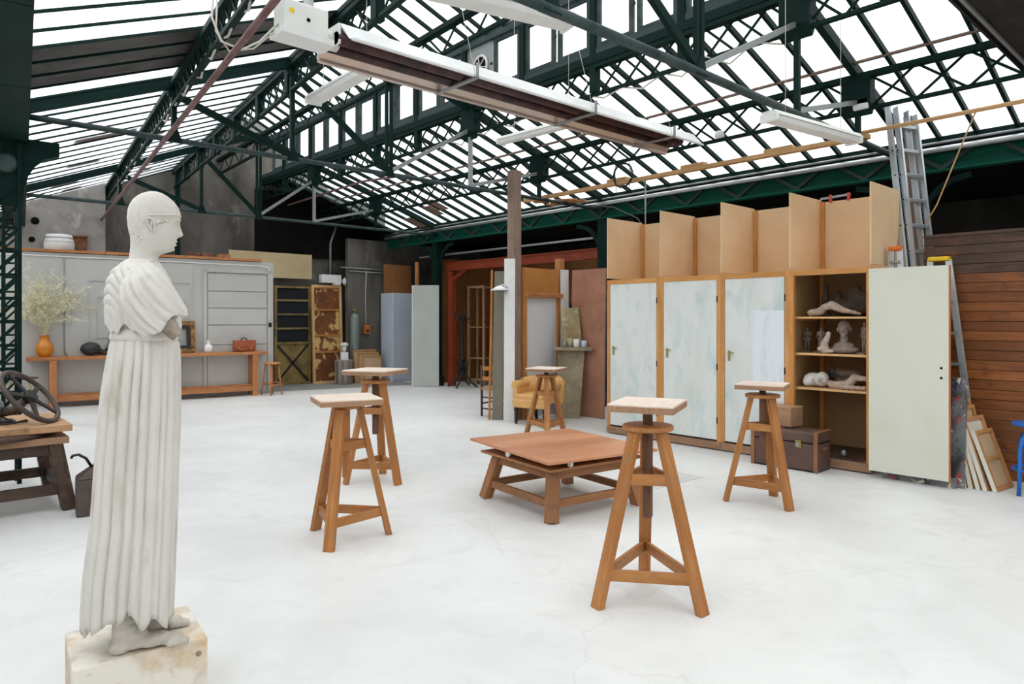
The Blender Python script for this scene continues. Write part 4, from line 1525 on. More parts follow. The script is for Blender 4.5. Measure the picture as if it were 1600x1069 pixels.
# ================================================================== FAR END: DOOR, LEANING PANELS, CORNER
d1 = struct(thing('door_1', 'tall metal door with dark glass rows above a rusty sheet', 'door', (7.07, 15.52, 0)))
for x in (-.42, .42):
    obj('stile', MB().box((x, 0, 1.16), (.06, .07, 2.32)), M['rustdoor'], d1)
for z in (2.29, 1.98, 1.65, 1.32, .98, .03):
    obj('rail', MB().box((0, 0, z), (.80, .06, .045)), M['rustdoor'], d1)
for (za, zb) in ((2.0, 2.27), (1.67, 1.96), (1.34, 1.63), (1.0, 1.30)):
    obj('pane', MB().box((0, .01, (za + zb) / 2), (.80, .012, zb - za)), M['glass_dark'], d1)
obj('kick_sheet', MB().box((0, .012, .5), (.80, .015, .92)), M['rustdoor'], d1)
for s in (-1, 1):
    obj('cross_brace', MB().bar((-.4 * s, -.02, .06), (.4 * s, -.02, .96), .04, .012, (0, 1, 0)), M['darkmetal'], d1)
o = obj('plywood_fascia', MB().box((0, 0, 0), (1.95, .03, .58)), M['ply_pale'], None, .003, (6.55, 15.47, 2.78))
tag(o, 'pale plywood board fixed above the glazed metal door', 'board')

t = thing('panelled_door', 'peeling brown panelled door leaf leaning against the far wall', 'door leaf', (7.86, 15.28, 0))
LN = Matrix.Rotation(-.045, 3, 'X')


def leaned(c, s):
    mb = MB().box(c, s)
    mb.v = [LN @ q for q in mb.v]
    return mb


for x in (-.36, .36):
    obj('stile', leaned((x, 0, 1.18), (.06, .06, 2.36)), M['wood_pale'], t, .004)
for z in (.03, 2.33):
    obj('rail', leaned((0, 0, z), (.66, .06, .06)), M['wood_pale'], t, .004)
for (za, zb) in ((.07, .74), (.76, 1.14), (1.17, 1.75), (1.78, 2.29)):
    obj('panel', leaned((0, .012, (za + zb) / 2), (.64, .02, zb - za)), M['peeling'], t, .005)
    obj('mid_rail', leaned((0, -.005, zb + .008), (.65, .045, .05)), M['ply'], t, .004)
t = thing('wall_heater_box', 'white electrical box with a round lamp above the peeling door', 'appliance', (7.95, 15.35, 2.40))
obj('housing', MB().box((0, 0, .11), (.52, .16, .2)), M['white'], t, .015)
obj('side_box', MB().box((.14, -.04, .02), (.16, .14, .12)), M['white'], t, .01)
obj('round_lamp', MB().lathe([(.09, 0), (.10, .03), (.06, .09), (.01, .1)], 20, (.38, -.04, .06), True, Matrix.Rotation(PI / 2, 3, 'X')), M['white'], t)
obj('bracket', MB().box((.28, .03, .12), (.12, .05, .18)), M['black'], t, .004)

t = thing('tree_stump', 'grey weathered log pedestal under the small head', 'pedestal', (8.02, 14.82, 0))
n = 40
rings = [[((.20 + .010 * math.sin(9 * a) + .006 * math.sin(17 * a)) * math.cos(a), (.20 + .010 * math.sin(9 * a) + .006 * math.sin(17 * a)) * math.sin(a), z) for a in [2 * PI * j / n for j in range(n)]] for z in (0, .05, .28, .5, .565, .575)]
obj('log', MB().ring_loft(rings), M['plaster'], t)
for a in (3.4, 4.1, 4.9, 5.6):
    obj('bark_strip', MB().bar((.205 * math.cos(a), .205 * math.sin(a), .02), (.205 * math.cos(a), .205 * math.sin(a), .55), .06, .012, (math.cos(a), math.sin(a), 0)), M['wood_post'], t)
t = thing('plaster_head', 'small white plaster head on a square base on the log', 'bust', (8.02, 14.80, .576), -1.9)
obj('base', MB().box((0, 0, .09), (.17, .17, .18)), M['white'], t, .005)
blob('head', [(0, 0, .29, .075, .062, .095), (.045, 0, .25, .045, .045, .06), (.085, 0, .28, .018, .012, .025), (-.01, 0, .20, .045, .045, .05), (.05, 0, .225, .035, .032, .025)], M['white'], t, .008, 4)
obj('turban', MB().lathe([(.07, .33), (.095, .335), (.10, .355), (.085, .385), (.05, .405), (.01, .41)], 24), M['white'], t)

g = 'framed boards leaning in the far corner'
for i, (w, h, lb) in enumerate(((.50, .66, 'nearest tan framed board leaning in the far corner'), (.56, .74, 'middle tan framed board leaning in the far corner'), (.60, .80, 'rearmost tan framed board leaning in the far corner'))):
    t = thing('framed_board', lb, 'board', (8.70 - .05 * i, 14.62 + .085 * i, 0), -.05, g)
    LNb = Matrix.Rotation(-.10, 3, 'X')
    mb = MB().box((0, 0, h / 2), (w, .02, h))
    mb.v = [LNb @ q for q in mb.v]
    obj('sheet', mb, M['canvas'], t)
    for (c, s) in (((-w / 2 + .02, -.012, h / 2), (.035, .03, h)), ((w / 2 - .02, -.012, h / 2), (.035, .03, h)), ((0, -.012, h - .02), (w, .03, .035)), ((0, -.012, .02), (w, .03, .035))):
        mb = MB().box(c, s)
        mb.v = [LNb @ q for q in mb.v]
        obj('frame_bar', mb, M['canvas_frame'], t, .003)
t = thing('gas_tank', 'slim grey green metal tank standing in the far corner', 'tank', (8.42, 15.02, 0))
obj('cylinder', MB().lathe([(.09, 0), (.11, .02), (.11, 1.55), (.09, 1.64), (.03, 1.68)], 20), M['darkgreen_tank'], t)
obj('valve', MB().lathe([(.03, 1.68), (.03, 1.74), (.05, 1.75), (.05, 1.77)], 12), M['brass'], t)
t = thing('switch_box', 'orange electric switch box on the far concrete wall', 'switch box', (8.78, 15.07, 1.28))
obj('case', MB().box((0, 0, 0), (.18, .1, .22)), M['orangebox'], t, .02)
obj('knob', MB().lathe([(.035, 0), (.03, .03)], 14, (0, -.05, -.03), True, Matrix.Rotation(PI / 2, 3, 'X')), M['black'], t)
obj('conduit', MB().tube([(-.02, 0, .1), (-.03, .01, .8), (.01, .03, 1.45)], .012, 6), M['cable'], t)
for i, (z, x0, x1, lb) in enumerate(((2.78, 8.1, 10.0, 'upper thin grey conduit running along the far concrete wall'), (2.70, 8.35, 10.1, 'lower thin grey conduit running along the far concrete wall'))):
    o = obj('wall_conduit', MB().tube([(x0, 15.11, z + .01), (x1, 15.11, z - .02)], .016, 8), M['greysteel'])
    tag(o, lb, 'pipe', 'conduits on the far wall')
o = obj('downpipe', MB().tube([(8.05, 15.55, 2.3), (8.05, 15.54, 3.4), (8.2, 15.54, 3.8)], .03, 8), M['greysteel'])
tag(o, 'vertical grey pipe on the far wall above the white box', 'pipe')
g = 'jars and cans on the floor of the far corner'
for i, (x, z, r, h, mt) in enumerate(((8.96, 0, .06, .16, 'darkmetal'), (9.09, 0, .05, .2, 'tinmetal'))):
    o = obj('paint_can', MB().lathe([(r, 0), (r, h), (r * .9, h), (r * .9, h - .01), (.005, h - .01)], 16), M[mt], None, 0, (x, 14.95, z))
    tag(o, ('squat dark can on the floor beside the framed boards', 'taller rusty can on the floor beside the blue cabinet')[i], 'can', g)

# pale blue cabinet, brown board above, grey leaning panel
t = thing('blue_locker', 'tall pale blue cabinet in the far right corner', 'cabinet', (9.48, 14.75, 0))
obj('carcass', MB().box((0, 0, 1.09), (.66, .52, 2.18)), M['bluecab'], t, .006)
obj('door_leaf', MB().box((0, -.268, 1.1), (.63, .018, 2.1)), M['bluecab'], t, .004)
obj('knob', MB().lathe([(.012, 0), (.018, .03)], 12, (.24, -.277, 1.15), True, Matrix.Rotation(PI / 2, 3, 'X')), M['greysteel'], t)
o = obj('brown_panel', MB().box((0, 0, .36), (.8, .04, .72)), M['brownwall'], None, .004, (9.6, 14.95, 2.19))
tag(o, 'brown board standing on top of the pale blue cabinet', 'board')
t = thing('grey_screen', 'plain grey upright panel leaning beside the green column', 'panel', (9.12, 13.02, 0), math.radians(-45))
obj('sheet', MB().box((0, 0, 1.16), (.60, .045, 2.30)), M['greypanel2'], t, .004)
obj('edge_strip', MB().box((-.31, 0, 1.16), (.02, .055, 2.30)), M['offwhite'], t, .002)
o = obj('timber_batten', MB().box((0, 0, 1.43), (.07, .07, 2.86)), M['wood_bench'], None, .004, (9.12, 13.38, 0))
tag(o, 'upright orange timber batten behind the grey panel', 'timber')

# ================================================================== RED STEEL FRAME AND STORE ROOM
t = thing('red_steel_frame', 'rust red steel portal with a long beam over the store opening', 'steel frame', (9.66, 12.75, 0))
obj('post', MB().box((0, 0, 1.32), (.12, .16, 2.64)), M['red'], t)
obj('beam', MB().box((0, -3.0, 2.745), (.10, 6.3, .16)), M['red'], t)
obj('flange', MB().box((0, -3.0, 2.83), (.16, 6.3, .02)), M['red'], t)
obj('flange', MB().box((0, -3.0, 2.66), (.16, 6.3, .02)), M['red'], t)
obj('knee_brace', MB().bar((0, -.06, 2.45), (0, -.5, 2.66), .06, .05), M['red'], t)
o = obj('wall_store', MB().box((12.3, 11.0, 1.5), (.08, 5.2, 3.0)), M['brownwall'])
struct(o, 'dim brown boarded wall at the back of the store')
o = obj('wall_store_side', MB().box((11.05, 13.6, 1.5), (2.5, .08, 3.0)), M['brownwall'])
struct(o, 'dim brown boarded side wall of the store')
t = thing('cross_bracing', 'pair of dark crossed wind braces on the store wall', 'brace', (12.24, 11.2, .3))
for (a, b) in (((0, 1.6, .1), (0, -.4, 2.2)), ((0, -.4, .1), (0, 1.6, 2.2))):
    obj('brace_bar', MB().bar(a, b, .03, .05, (1, 0, 0)), M['darkmetal'], t)


def rack(label, x, y, rot, w, d, h, shelves):
    t = thing('shelf_rack', label, 'shelf', (x, y, 0), rot, 'open wooden racks in the store')
    for sx in (-w / 2, w / 2):
        for sy in (-d / 2, d / 2):
            obj('upright', MB().box((sx, sy, h / 2), (.05, .05, h)), M['wood_old'], t, .003)
        obj('side_rail', MB().box((sx, 0, h - .03), (.045, d - .05, .05)), M['wood_old'], t, .002)
    for z in shelves:
        obj('shelf', MB().box((0, 0, z), (w - .05, d, .025)), M['wood_old'], t, .002)
    return t


rack('tall open wooden rack just inside the red frame', 10.35, 12.55, 0.1, .30, .5, 2.32, (.12, .62, 1.35, 2.28))
rack('open wooden rack deeper in the store, right of the first', 11.6, 11.75, 0, .35, .5, 2.42, (.5, 1.4, 2.38))
t = thing('low_shelving', 'long low wooden shelving between the two racks', 'shelf', (11.35, 12.35, 0), 0.0)
for z in (.06, .28, .46, .72):
    obj('shelf', MB().box((0, 0, z), (1.5, .4, .025)), M['wood_old'], t, .002)
for x in (-.75, .75):
    obj('upright', MB().box((x, 0, .37), (.03, .4, .74)), M['wood_dark'], t)

t = thing('coat_stand', 'black bentwood coat stand at the store opening', 'coat stand', (9.62, 12.3, 0))
obj('pole', MB().tube([(0, 0, .25), (0, 0, .7), (0, 0, 1.5), (0, 0, 1.58)], [.045, .035, .026, .03], 12), M['black'], t)
obj('collar', MB().lathe([(.05, .62), (.06, .65), (.05, .68)], 16), M['black'], t)
for k in range(4):
    a = k * PI / 2 + .5
    c, s = math.cos(a), math.sin(a)
    obj('leg', MB().tube([(.02 * c, .02 * s, .62), (.08 * c, .08 * s, .42), (.10 * c, .10 * s, .26), (.20 * c, .20 * s, .12), (.36 * c, .36 * s, .02)], .02, 8), M['black'], t)
    obj('brace_hoop', MB().tube([(.02 * c, .02 * s, .60), (.10 * c, .10 * s, .64), (.15 * c, .15 * s, .56), (.10 * c, .10 * s, .40)], .012, 6), M['black'], t)
    obj('hook', MB().tube([(.02 * c, .02 * s, 1.48), (.09 * c, .09 * s, 1.52), (.17 * c, .17 * s, 1.56), (.20 * c, .20 * s, 1.66), (.17 * c, .17 * s, 1.73)], .016, 8), M['black'], t)
    obj('hook', MB().tube([(.02 * c, .02 * s, 1.56), (.06 * c, .06 * s, 1.60), (.09 * c, .09 * s, 1.66)], .013, 6), M['black'], t)

# ================================================================== CORNER WITH TALL POST, PANEL, ARMCHAIR
t = thing('timber_post', 'tall rough timber post rising past the tie rod', 'post', (7.15, 7.86, 0))
obj('shaft', MB().box((0, 0, 1.91), (.16, .15, 3.82)), M['wood_post'], t, .006)
o = obj('white_plank', MB().bar((6.99, 7.80, 0), (7.03, 7.83, 2.46), .165, .045, (-.67, -.74, 0)), M['white'], None, .004)
tag(o, 'narrow white painted plank standing in front of the tall timber post', 'plank')
o = obj('olive_board', MB().bar((6.93, 8.0, 0), (7.02, 8.04, 2.28), .17, .03, (-.8, -.6, 0)), M['mirrorboard'], None, .004)
tag(o, 'dull olive board with an orange edge leaning left of the white plank', 'board')
o = obj('edge_lath', MB().bar((6.86, 8.11, 0), (6.95, 8.15, 2.30), .03, .04, (-.8, -.6, 0)), M['ply'], None, .002)
tag(o, 'thin orange lath leaning along the olive board', 'lath')
t = thing('lamp_shade', 'white conical lamp shade clipped to the white plank', 'lamp', (6.85, 7.86, 2.0))
obj('shade', MB().lathe([(.14, -.03), (.145, -.025), (.03, .045), (.028, .04), (.135, -.03)], 28), M['white'], t)
obj('clip', MB().tube([(0, 0, .04), (.06, -.01, .06), (.14, -.03, .03)], .012, 8), M['white'], t)

t = thing('room_divider', 'tall panel with plywood top and hazy white lower sheet in a wooden frame', 'panel', (7.28, 7.78, 0))
obj('jamb', MB().box((.0, 0, 1.17), (.06, .08, 2.34)), M['ply'], t, .004)
obj('jamb', MB().box((.74, 0, .95), (.06, .08, 1.9)), M['ply'], t, .004)
obj('lintel', MB().box((.40, -.02, 1.915), (.82, .09, .07)), M['wood_bench'], t, .006)
obj('plywood_top', MB().box((.38, .01, 2.14), (.74, .02, .40)), M['ply'], t)
obj('white_sheet', MB().box((.37, .01, .95), (.68, .02, 1.86)), M['whiteboard'], t)
o = obj('pale_plank', MB().box((0, 0, 1.17), (.17, .03, 2.34)), M['offwhite'], None, .003, (8.14, 7.74, 0))
tag(o, 'pale upright plank between the framed panel and the reddish board', 'plank')
o = obj('timber_end', MB().bar((8.14, 7.83, 0), (8.12, 7.83, 2.52), .13, .10, (0, 1, 0)), M['wood_bench'], None, .01)
tag(o, 'timber beam with a white end sticking up behind the pale plank', 'timber')
o = obj('reddish_board', MB().bar((8.20, 7.30, 0), (8.24, 7.30, 2.33), .70, .03, (1, 0, 0)), M['redboard'], None, .003)
tag(o, 'large worn reddish board standing left of the closed cabinets', 'board')
o = obj('white_edge_board', MB().box((0, 0, 1.02), (.03, .12, 1.95)), M['white'], None, .003, (8.12, 6.76, 0))
tag(o, 'thin white board edge between the reddish board and the cabinets', 'board')
# stained plank, shelf with pots, smeared board
pl = MB().hexa([(7.70, 7.62, 0), (7.70, 7.60, .0), (7.98, 7.28, .0), (7.98, 7.30, 0), (7.84, 7.72, 1.06), (7.84, 7.70, 1.06), (8.12, 7.30, 1.06), (8.12, 7.32, 1.06)], 1.0, .3, .03)
o = obj('stained_plank', MB().bar((7.84, 7.38, 0), (7.98, 7.44, 1.06), .36, .035, (-.7, -.7, 0), .42, .035), M['moss'], None, .004)
tag(o, 'stained grey green plank leaning under the shelf of pots', 'plank')
t = thing('pot_shelf', 'small rough grey shelf slab on the reddish board', 'shelf', (8.0, 7.42, 1.065), math.radians(-42))
obj('slab', MB().prism([(-.30, 0), (-.28, .035), (.27, .04), (.30, .03), (.28, -.02), (-.24, -.012)], -.12, .12), M['moss'], t, .005)
ROTc = math.radians(-42)


def onshelf(u, w):
    return (8.0 + u * math.cos(ROTc) - w * math.sin(ROTc), 7.42 + u * math.sin(ROTc) + w * math.cos(ROTc), 1.105)


for (u, w, r, h, mt, lb) in ((-.14, -.03, .035, .09, 'darkgreen_tank', 'small dark green glass jar on the pot shelf'), (-.05, .0, .045, .14, 'smear', 'clay coloured jar of tools on the pot shelf'), (.05, -.02, .05, .125, 'porcelain', 'white cup with brushes on the pot shelf'), (.17, -.01, .045, .10, 'bluecab', 'pale turquoise jar at the right of the pot shelf')):
    t = thing('jar', lb, 'jar', onshelf(u, w), 0, 'jars on the pot shelf')
    obj('glass_body', MB().lathe([(.01, 0), (r * .9, 0), (r, .01), (r, h), (r * .88, h), (r * .86, .02), (.01, .02)], 20), M[mt], t)
    for k in range(3 if mt in ('smear', 'porcelain') else 0):
        a = k * 2.1 + u * 9
        L = .12 + .06 * k
        obj('tool_handle', MB().tube([(.01 * math.cos(a), .01 * math.sin(a), .03), (.05 * math.cos(a), .05 * math.sin(a), h + L)], .005, 6), M['wood_bench'], t)
o = obj('smeared_board', MB().bar((8.01, 7.44, 1.106), (8.07, 7.56, 1.72), .29, .025, (-.7, -.7, 0)), M['smear'], None, .004)
tag(o, 'clay smeared board standing behind the jars on the shelf', 'board')

# armchair
t = thing('armchair', 'low tan vinyl armchair with rolled arms and dark turned legs', 'armchair', (7.18, 7.36, 0), math.radians(196))
obj('seat', MB().box((.03, 0, .37), (.52, .48, .15)), M['vinyl'], t, .035, seg=3)
obj('front_rail', MB().box((.27, 0, .31), (.05, .56, .13)), M['vinyl'], t, .02)
for s in (-1, 1):
    obj('arm', MB().box((-.02, s * .27, .44), (.50, .08, .24)).tube([(-.25, s * .28, .57), (.21, s * .28, .57), (.235, s * .28, .57)], [.062, .062, .05], 16), M['vinyl'], t, .01)
rings = []
for i in range(13):
    a = -1.25 + 2.5 * i / 12
    c = V((-.30 * math.cos(a) + .02, .33 * math.sin(a), 0))
    dn = V((-math.cos(a), math.sin(a), 0))
    zt = .60 + .08 * math.cos(a)
    rings.append([c + dn * u + V((0, 0, z)) for u, z in ((-.05, .30), (.05, .30), (.075, zt - .03), (.05, zt + .02), (0, zt + .03), (-.05, zt))])
obj('backrest', MB().ring_loft(rings), M['vinyl'], t)
for (x, y) in ((.24, -.24), (.24, .24)):
    obj('leg', MB().lathe([(.016, 0), (.02, .02), (.028, .05), (.018, .065), (.030, .09), (.018, .11), (.032, .14), (.020, .165), (.034, .20), (.034, .27)], 14, (x, y, 0)), M['black'], t)
for (x, y) in ((-.24, -.2), (-.24, .2)):
    obj('leg', MB().bar((x - .06, y, 0), (x, y, .31), .035, .035, (1, 0, 0), .05, .05), M['black'], t)

# ladder-back chair half hidden behind the white plank
t = thing('slatback_chair', 'dark wooden slat-back chair half hidden behind the white plank', 'chair', (7.26, 8.36, 0), math.radians(15))
for (x, y, h) in ((-.19, -.19, .80), (-.19, .19, .80), (.19, -.19, .44), (.19, .19, .44)):
    obj('leg', MB().tube([(x, y, 0), (x, y, h)], [.018, .022], 10), M['wood_dark'], t)
obj('seat', MB().box((0, 0, .44), (.42, .42, .035)), M['wood_old'], t, .01)
for z in (.60, .76):
    obj('back_slat', MB().box((-.19, 0, z), (.02, .36, .06)), M['ply'], t, .004)
for (a, b) in (((-.19, -.19, .2), (.19, -.19, .2)), ((-.19, .19, .2), (.19, .19, .2)), ((-.19, -.19, .12), (-.19, .19, .12)), ((-.19, -.19, .3), (-.19, .19, .3))):
    obj('rung', MB().tube([a, b], .013, 8), M['wood_dark'], t)


# ================================================================== CABINET ROW
CX, CD = 7.28, .74                         # front plane, depth
BY = [6.10, 5.235, 4.375, 3.545, 2.70]     # bay limits
CH = 2.07
HP = 2.90


def cabinet(i, label, opened=False):
    yl, yr = BY[i], BY[i + 1]
    W_ = yl - yr
    t = thing('storage_cabinet', label, 'cabinet', (CX, (yl + yr) / 2, 0), 0, 'row of tall storage cabinets along the right side')
    wm = M['wood_frame']
    h = W_ / 2
    for s in (-1, 1):
        obj('side_panel', MB().box((CD / 2, s * (h - .012), (CH + .1) / 2), (CD - .02, .018, CH - .1)), M['mdf_shaded'], t)
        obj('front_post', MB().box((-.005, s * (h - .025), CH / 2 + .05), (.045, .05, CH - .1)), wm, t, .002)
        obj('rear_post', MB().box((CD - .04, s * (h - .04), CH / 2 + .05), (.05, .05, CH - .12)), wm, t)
    obj('back_board', MB().box((CD, 0, CH / 2 + .05), (.015, W_ - .004, CH - .1)), M['mdf_shaded'], t)
    obj('roof_board', MB().box((CD / 2, 0, CH - .012), (CD, W_ - .004, .02)), M['mdf'], t)
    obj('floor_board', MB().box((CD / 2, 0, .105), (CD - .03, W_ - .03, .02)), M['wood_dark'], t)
    obj('head_rail', MB().box((-.005, 0, CH - .03), (.047, W_ - .1, .06)), wm, t, .002)
    obj('plinth_rail', MB().box((-.01, 0, .055), (.06, W_ - .004, .085)), M['wood_edge'], t, .003)
    # upper open bay: divider at the left, back panel, corner batten
    obj('divider', MB().box((CD / 2 - .02, h - .008, (CH + HP) / 2 + .02), (CD + .02, .016, HP - CH - .01)), M['mdf'], t)
    obj('rear_panel', MB().box((CD - .01, -.004, (CH + HP) / 2 + .005), (.014, W_ - .014, HP - CH - .03)), M['mdf'], t)
    obj('corner_batten', MB().box((CD - .035, h - .04, (CH + HP) / 2 + .005), (.03, .045, HP - CH - .03)), wm, t, .002)
    if i == 3:
        obj('divider', MB().box((CD / 2 - .02, -h + .008, (CH + HP) / 2 + .02), (CD + .02, .016, HP - CH - .01)), M['mdf'], t)
    dw = W_ - .11
    if not opened:
        d = obj('door_leaf', MB().box((-.012, .002, CH / 2 + .03), (.022, dw, CH - .18)), M['door_paint'], t, .003)
        for z in (.35, .98, 1.78):
            obj('hinge', MB().box((-.026, -dw / 2 - .008, z), (.012, .014, .075)), M['darkmetal'], d)
        obj('lock_plate', MB().box((-.026, dw / 2 - .055, 1.12), (.006, .03, .12)), M['brass'], d)
        obj('lever', MB().box((-.045, dw / 2 - .085, 1.155), (.012, .075, .013)).box((-.033, dw / 2 - .05, 1.155), (.03, .014, .014)), M['brass'], d)
        if i == 2:
            obj('repainted_patch', MB().box((-.025, -dw / 2 + .185, 1.14), (.003, .36, 1.0)), M['door_patch'], d)
    else:
        for z in (1.56, 1.17, .80):
            obj('shelf', MB().box((CD / 2 + .0, 0, z), (CD - .06, W_ - .05, .022)), M['wood_pale'], t, .002)
            for s in (-1, 1):
                obj('shelf_bearer', MB().box((CD / 2, s * (h - .03), z - .022), (CD - .1, .02, .02)), wm, t)
    return t


cabinet(0, 'closed cabinet with a smudged pale blue-white door at the far end of the row')
cabinet(1, 'closed cabinet with a teal-streaked white door, second in the row')
cabinet(2, 'closed cabinet whose white door has a repainted blue-white patch, beside the open one')
cab = cabinet(3, 'open cabinet with shelves of clay sculptures, its door swung aside', True)
# open door leaf belongs to that cabinet
hc = V((0, (BY[3] + BY[4]) / 2, 0))
pl0, pr0 = V((7.105, 2.665, 0)), V((7.125, 1.985, 0))
mid = (pl0 + pr0) / 2 - V(cab.location)
ang = math.atan2((pr0 - pl0).y, (pr0 - pl0).x)
d = obj('door_leaf', MB().box((0, 0, 1.055), ((pr0 - pl0).length, .034, 1.96)), M['door_green'], cab, .002, mid, ang)
obj('edge_strip', MB().box(((pr0 - pl0).length / 2 + .003, 0, 1.055), (.008, .036, 1.96)), M['door_edge'], d)
for (x, z) in ((.28, 1.01), (.28, 1.10)):
    obj('lock_hole', MB().lathe([(.011, -.001), (.011, .004)], 12, (x, -.016, z), True, Matrix.Rotation(PI / 2, 3, 'X')), M['deep_black'], d)
for z in (.35, 1.7):
    obj('hinge', MB().box((-(pr0 - pl0).length / 2 + .03, .08, z), (.03, .14, .07)), M['darkmetal'], d)

# red clamp on the top edge of the last rear panel
t = thing('bar_clamp', 'grey bar clamp with red jaws on top of the open cabinet', 'clamp', (8.0, 3.32, 2.885))
obj('bar', MB().bar((0, -.12, .06), (0, .22, .045), .012, .025), M['greysteel'], t)
for y in (-.10, .10):
    obj('jaw', MB().box((0, y, .035), (.03, .03, .09)), M['red_clamp'], t, .004)

# ---- sculptures on the shelves
SH1, SH2, SH3 = 1.572, 1.182, .812
o = blob('clay_reclining_figure', [(-.0, .17, .05, .05, .10, .04)] + limb((0, .22, .03), (0, .08, .10), .028, .035) + limb((0, .08, .10), (0, .0, .125), .04, .045) + limb((0, 0, .125), (0, -.12, .07), .05, .035) + limb((0, -.12, .07), (0, -.28, .035), .032, .02), M['clay_pink'], None, .011, 4, (7.42, 3.16, SH1 - .004))
tag(o, 'pale clay reclining figure on the top shelf of the open cabinet', 'sculpture')
o = blob('dark_clay_group', [(0, 0, .10, .10, .22, .10), (.0, .14, .2, .06, .05, .09), (0, -.05, .24, .06, .10, .07), (0, -.16, .17, .07, .08, .1), (0, -.06, .31, .035, .035, .04)], M['clay_dark'], None, .014, 3, (7.72, 3.08, SH1 - .002))
tag(o, 'dark clay figure group at the back of the top shelf', 'sculpture')
o = blob('dark_clay_figure', limb((0, 0, .02), (0, .01, .18), .05, .035) + limb((0, .01, .18), (0, 0, .27), .045, .03) + [(0, 0, .33, .03, .03, .038), (0, 0, .012, .07, .07, .012)], M['clay_dark'], None, .011, 3, (7.74, 3.36, SH1 - .001))
tag(o, 'dark upright clay figure at the left of the top shelf', 'sculpture')


def bust(label, loc, s, mat, rot):
    parts = [(-.01, 0, .05, .11, .185, .055), (-.01, 0, .10, .08, .13, .06), (0, 0, .18, .05, .052, .09), (-.015, 0, .345, .085, .075, .085), (.03, 0, .30, .055, .058, .085), (.045, 0, .25, .04, .04, .04), (.082, 0, .30, .018, .013, .032), (.094, 0, .288, .014, .016, .012), (.076, 0, .258, .016, .027, .008), (.072, 0, .243, .016, .024, .008), (.062, 0, .222, .022, .026, .018), (.070, .032, .338, .014, .022, .008), (.070, -.032, .338, .014, .022, .008), (.0, .076, .305, .018, .01, .034), (0, -.076, .305, .018, .01, .034)]
    o = blob('clay_bust', [tuple(v * s for v in p) for p in parts], mat, None, .0048, 1, loc, rot)
    return tag(o, label, 'bust')


bust('grey clay bust of a bald head on the middle shelf', (7.46, 3.05, SH2 - .002), .83, M['clay'], math.radians(196))


def figurine(label, loc, h, mat, rot, base=True, name='clay_figurine'):
    k = h / .36
    t = thing(name, label, 'figurine', loc, rot)
    parts = limb((0, .02, .01), (.005, .022, .10), .013, .016) + limb((.005, .022, .10), (0, .016, .19), .017, .022) + limb((0, -.025, .01), (-.005, -.024, .10), .013, .016) + limb((-.005, -.024, .10), (0, -.016, .19), .017, .022)
    parts += [(0, 0, .20, .022, .034, .028), (0, 0, .25, .024, .036, .045), (0, 0, .285, .020, .045, .02), (0, 0, .335, .018, .017, .025)] + limb((0, 0, .29), (0, 0, .32), .013, .012, 3)
    parts += limb((0, .045, .285), (.012, .058, .225), .012, .010) + limb((.012, .058, .225), (.022, .046, .17), .010, .008) + limb((0, -.045, .285), (-.01, -.056, .225), .012, .010) + limb((-.01, -.056, .225), (.018, -.048, .175), .010, .008)
    blob('body', [tuple(v * k for v in p) for p in parts], mat, t, .0055, 2, (0, 0, .008 if base else 0))
    if base:
        obj('base', MB().box((0, 0, .006), (.10 * k + .02, .13 * k, .016)), mat, t, .003)
    return t


figurine('small dark standing clay figurine at the left of the middle shelf', (7.46, 3.44, SH2), .27, M['clay_dark'], math.radians(190))
figurine('small grey clay figurine between the dark one and the bust', (7.55, 3.33, SH2), .27, M['clay'], math.radians(230))
figurine('slim draped clay figurine to the right behind the bust', (7.50, 2.86, SH2), .33, M['clay'], math.radians(150))
figurine('dark clay figurine at the right end of the middle shelf', (7.42, 2.79, SH2), .20, M['clay_dark'], math.radians(180))
o = blob('pale_crouching_figure', limb((0, 0, .03), (.01, .02, .10), .045, .04) + limb((.01, .02, .10), (.0, -.02, .17), .04, .03) + [(0, -.03, .205, .028, .026, .033), (-.02, .03, .05, .05, .05, .03), (-.02, -.05, .03, .03, .05, .02)], M['clay_pink'], None, .008, 3, (7.36, 3.20, SH2 - .002))
tag(o, 'pale crouching clay figure leaning against the bald bust', 'sculpture')

o = blob('white_plaster_lump', [(0, .02, .08, .10, .10, .08), (0, -.08, .09, .09, .07, .085), (-.04, .05, .06, .07, .06, .06)], M['clay_white'], None, .012, 3, (7.46, 3.36, SH3 - .003))
tag(o, 'white curled plaster animal at the left of the lower shelf', 'sculpture')
o = blob('pale_folded_figure', limb((0, .14, .035), (0, -.02, .05), .045, .05) + limb((0, -.02, .05), (0, -.08, .13), .05, .04) + limb((0, -.08, .13), (0, -.19, .12), .038, .03) + limb((-.07, .02, .03), (-.07, -.20, .03), .032, .028) + [(.0, .17, .05, .04, .04, .04)], M['clay_pink'], None, .01, 3, (7.45, 3.02, SH3 - .004))
tag(o, 'pale pink clay body lying folded on the lower shelf', 'sculpture')
o = blob('broken_clay_bowl', [(0, 0, .06, .08, .14, .06), (0, 0, .14, .10, .17, .05), (0, .08, .16, .05, .05, .04)], M['clay'], None, .012, 3, (7.74, 3.14, SH3 - .003))
tag(o, 'broad rough clay bowl at the back of the lower shelf', 'sculpture')
figurine('small black clay figurine between the white animal and the pink body', (7.56, 3.22, SH3), .22, M['rubberblack'], math.radians(180))
o = blob('clay_fragment', [(0, 0, .05, .06, .05, .05), (0, -.03, .09, .04, .03, .03)], M['clay'], None, .01, 3, (7.50, 2.78, SH3 - .003))
tag(o, 'small grey clay fragment at the right of the lower shelf', 'sculpture')
o = obj('glass_stopper', MB().lathe([(.02, 0), (.03, .02), (.03, .05), (.01, .07)], 14), M['greysteel'], None, 0, (7.38, 3.02, .115))
tag(o, 'small shiny knob on the floor of the open cabinet', 'knob')

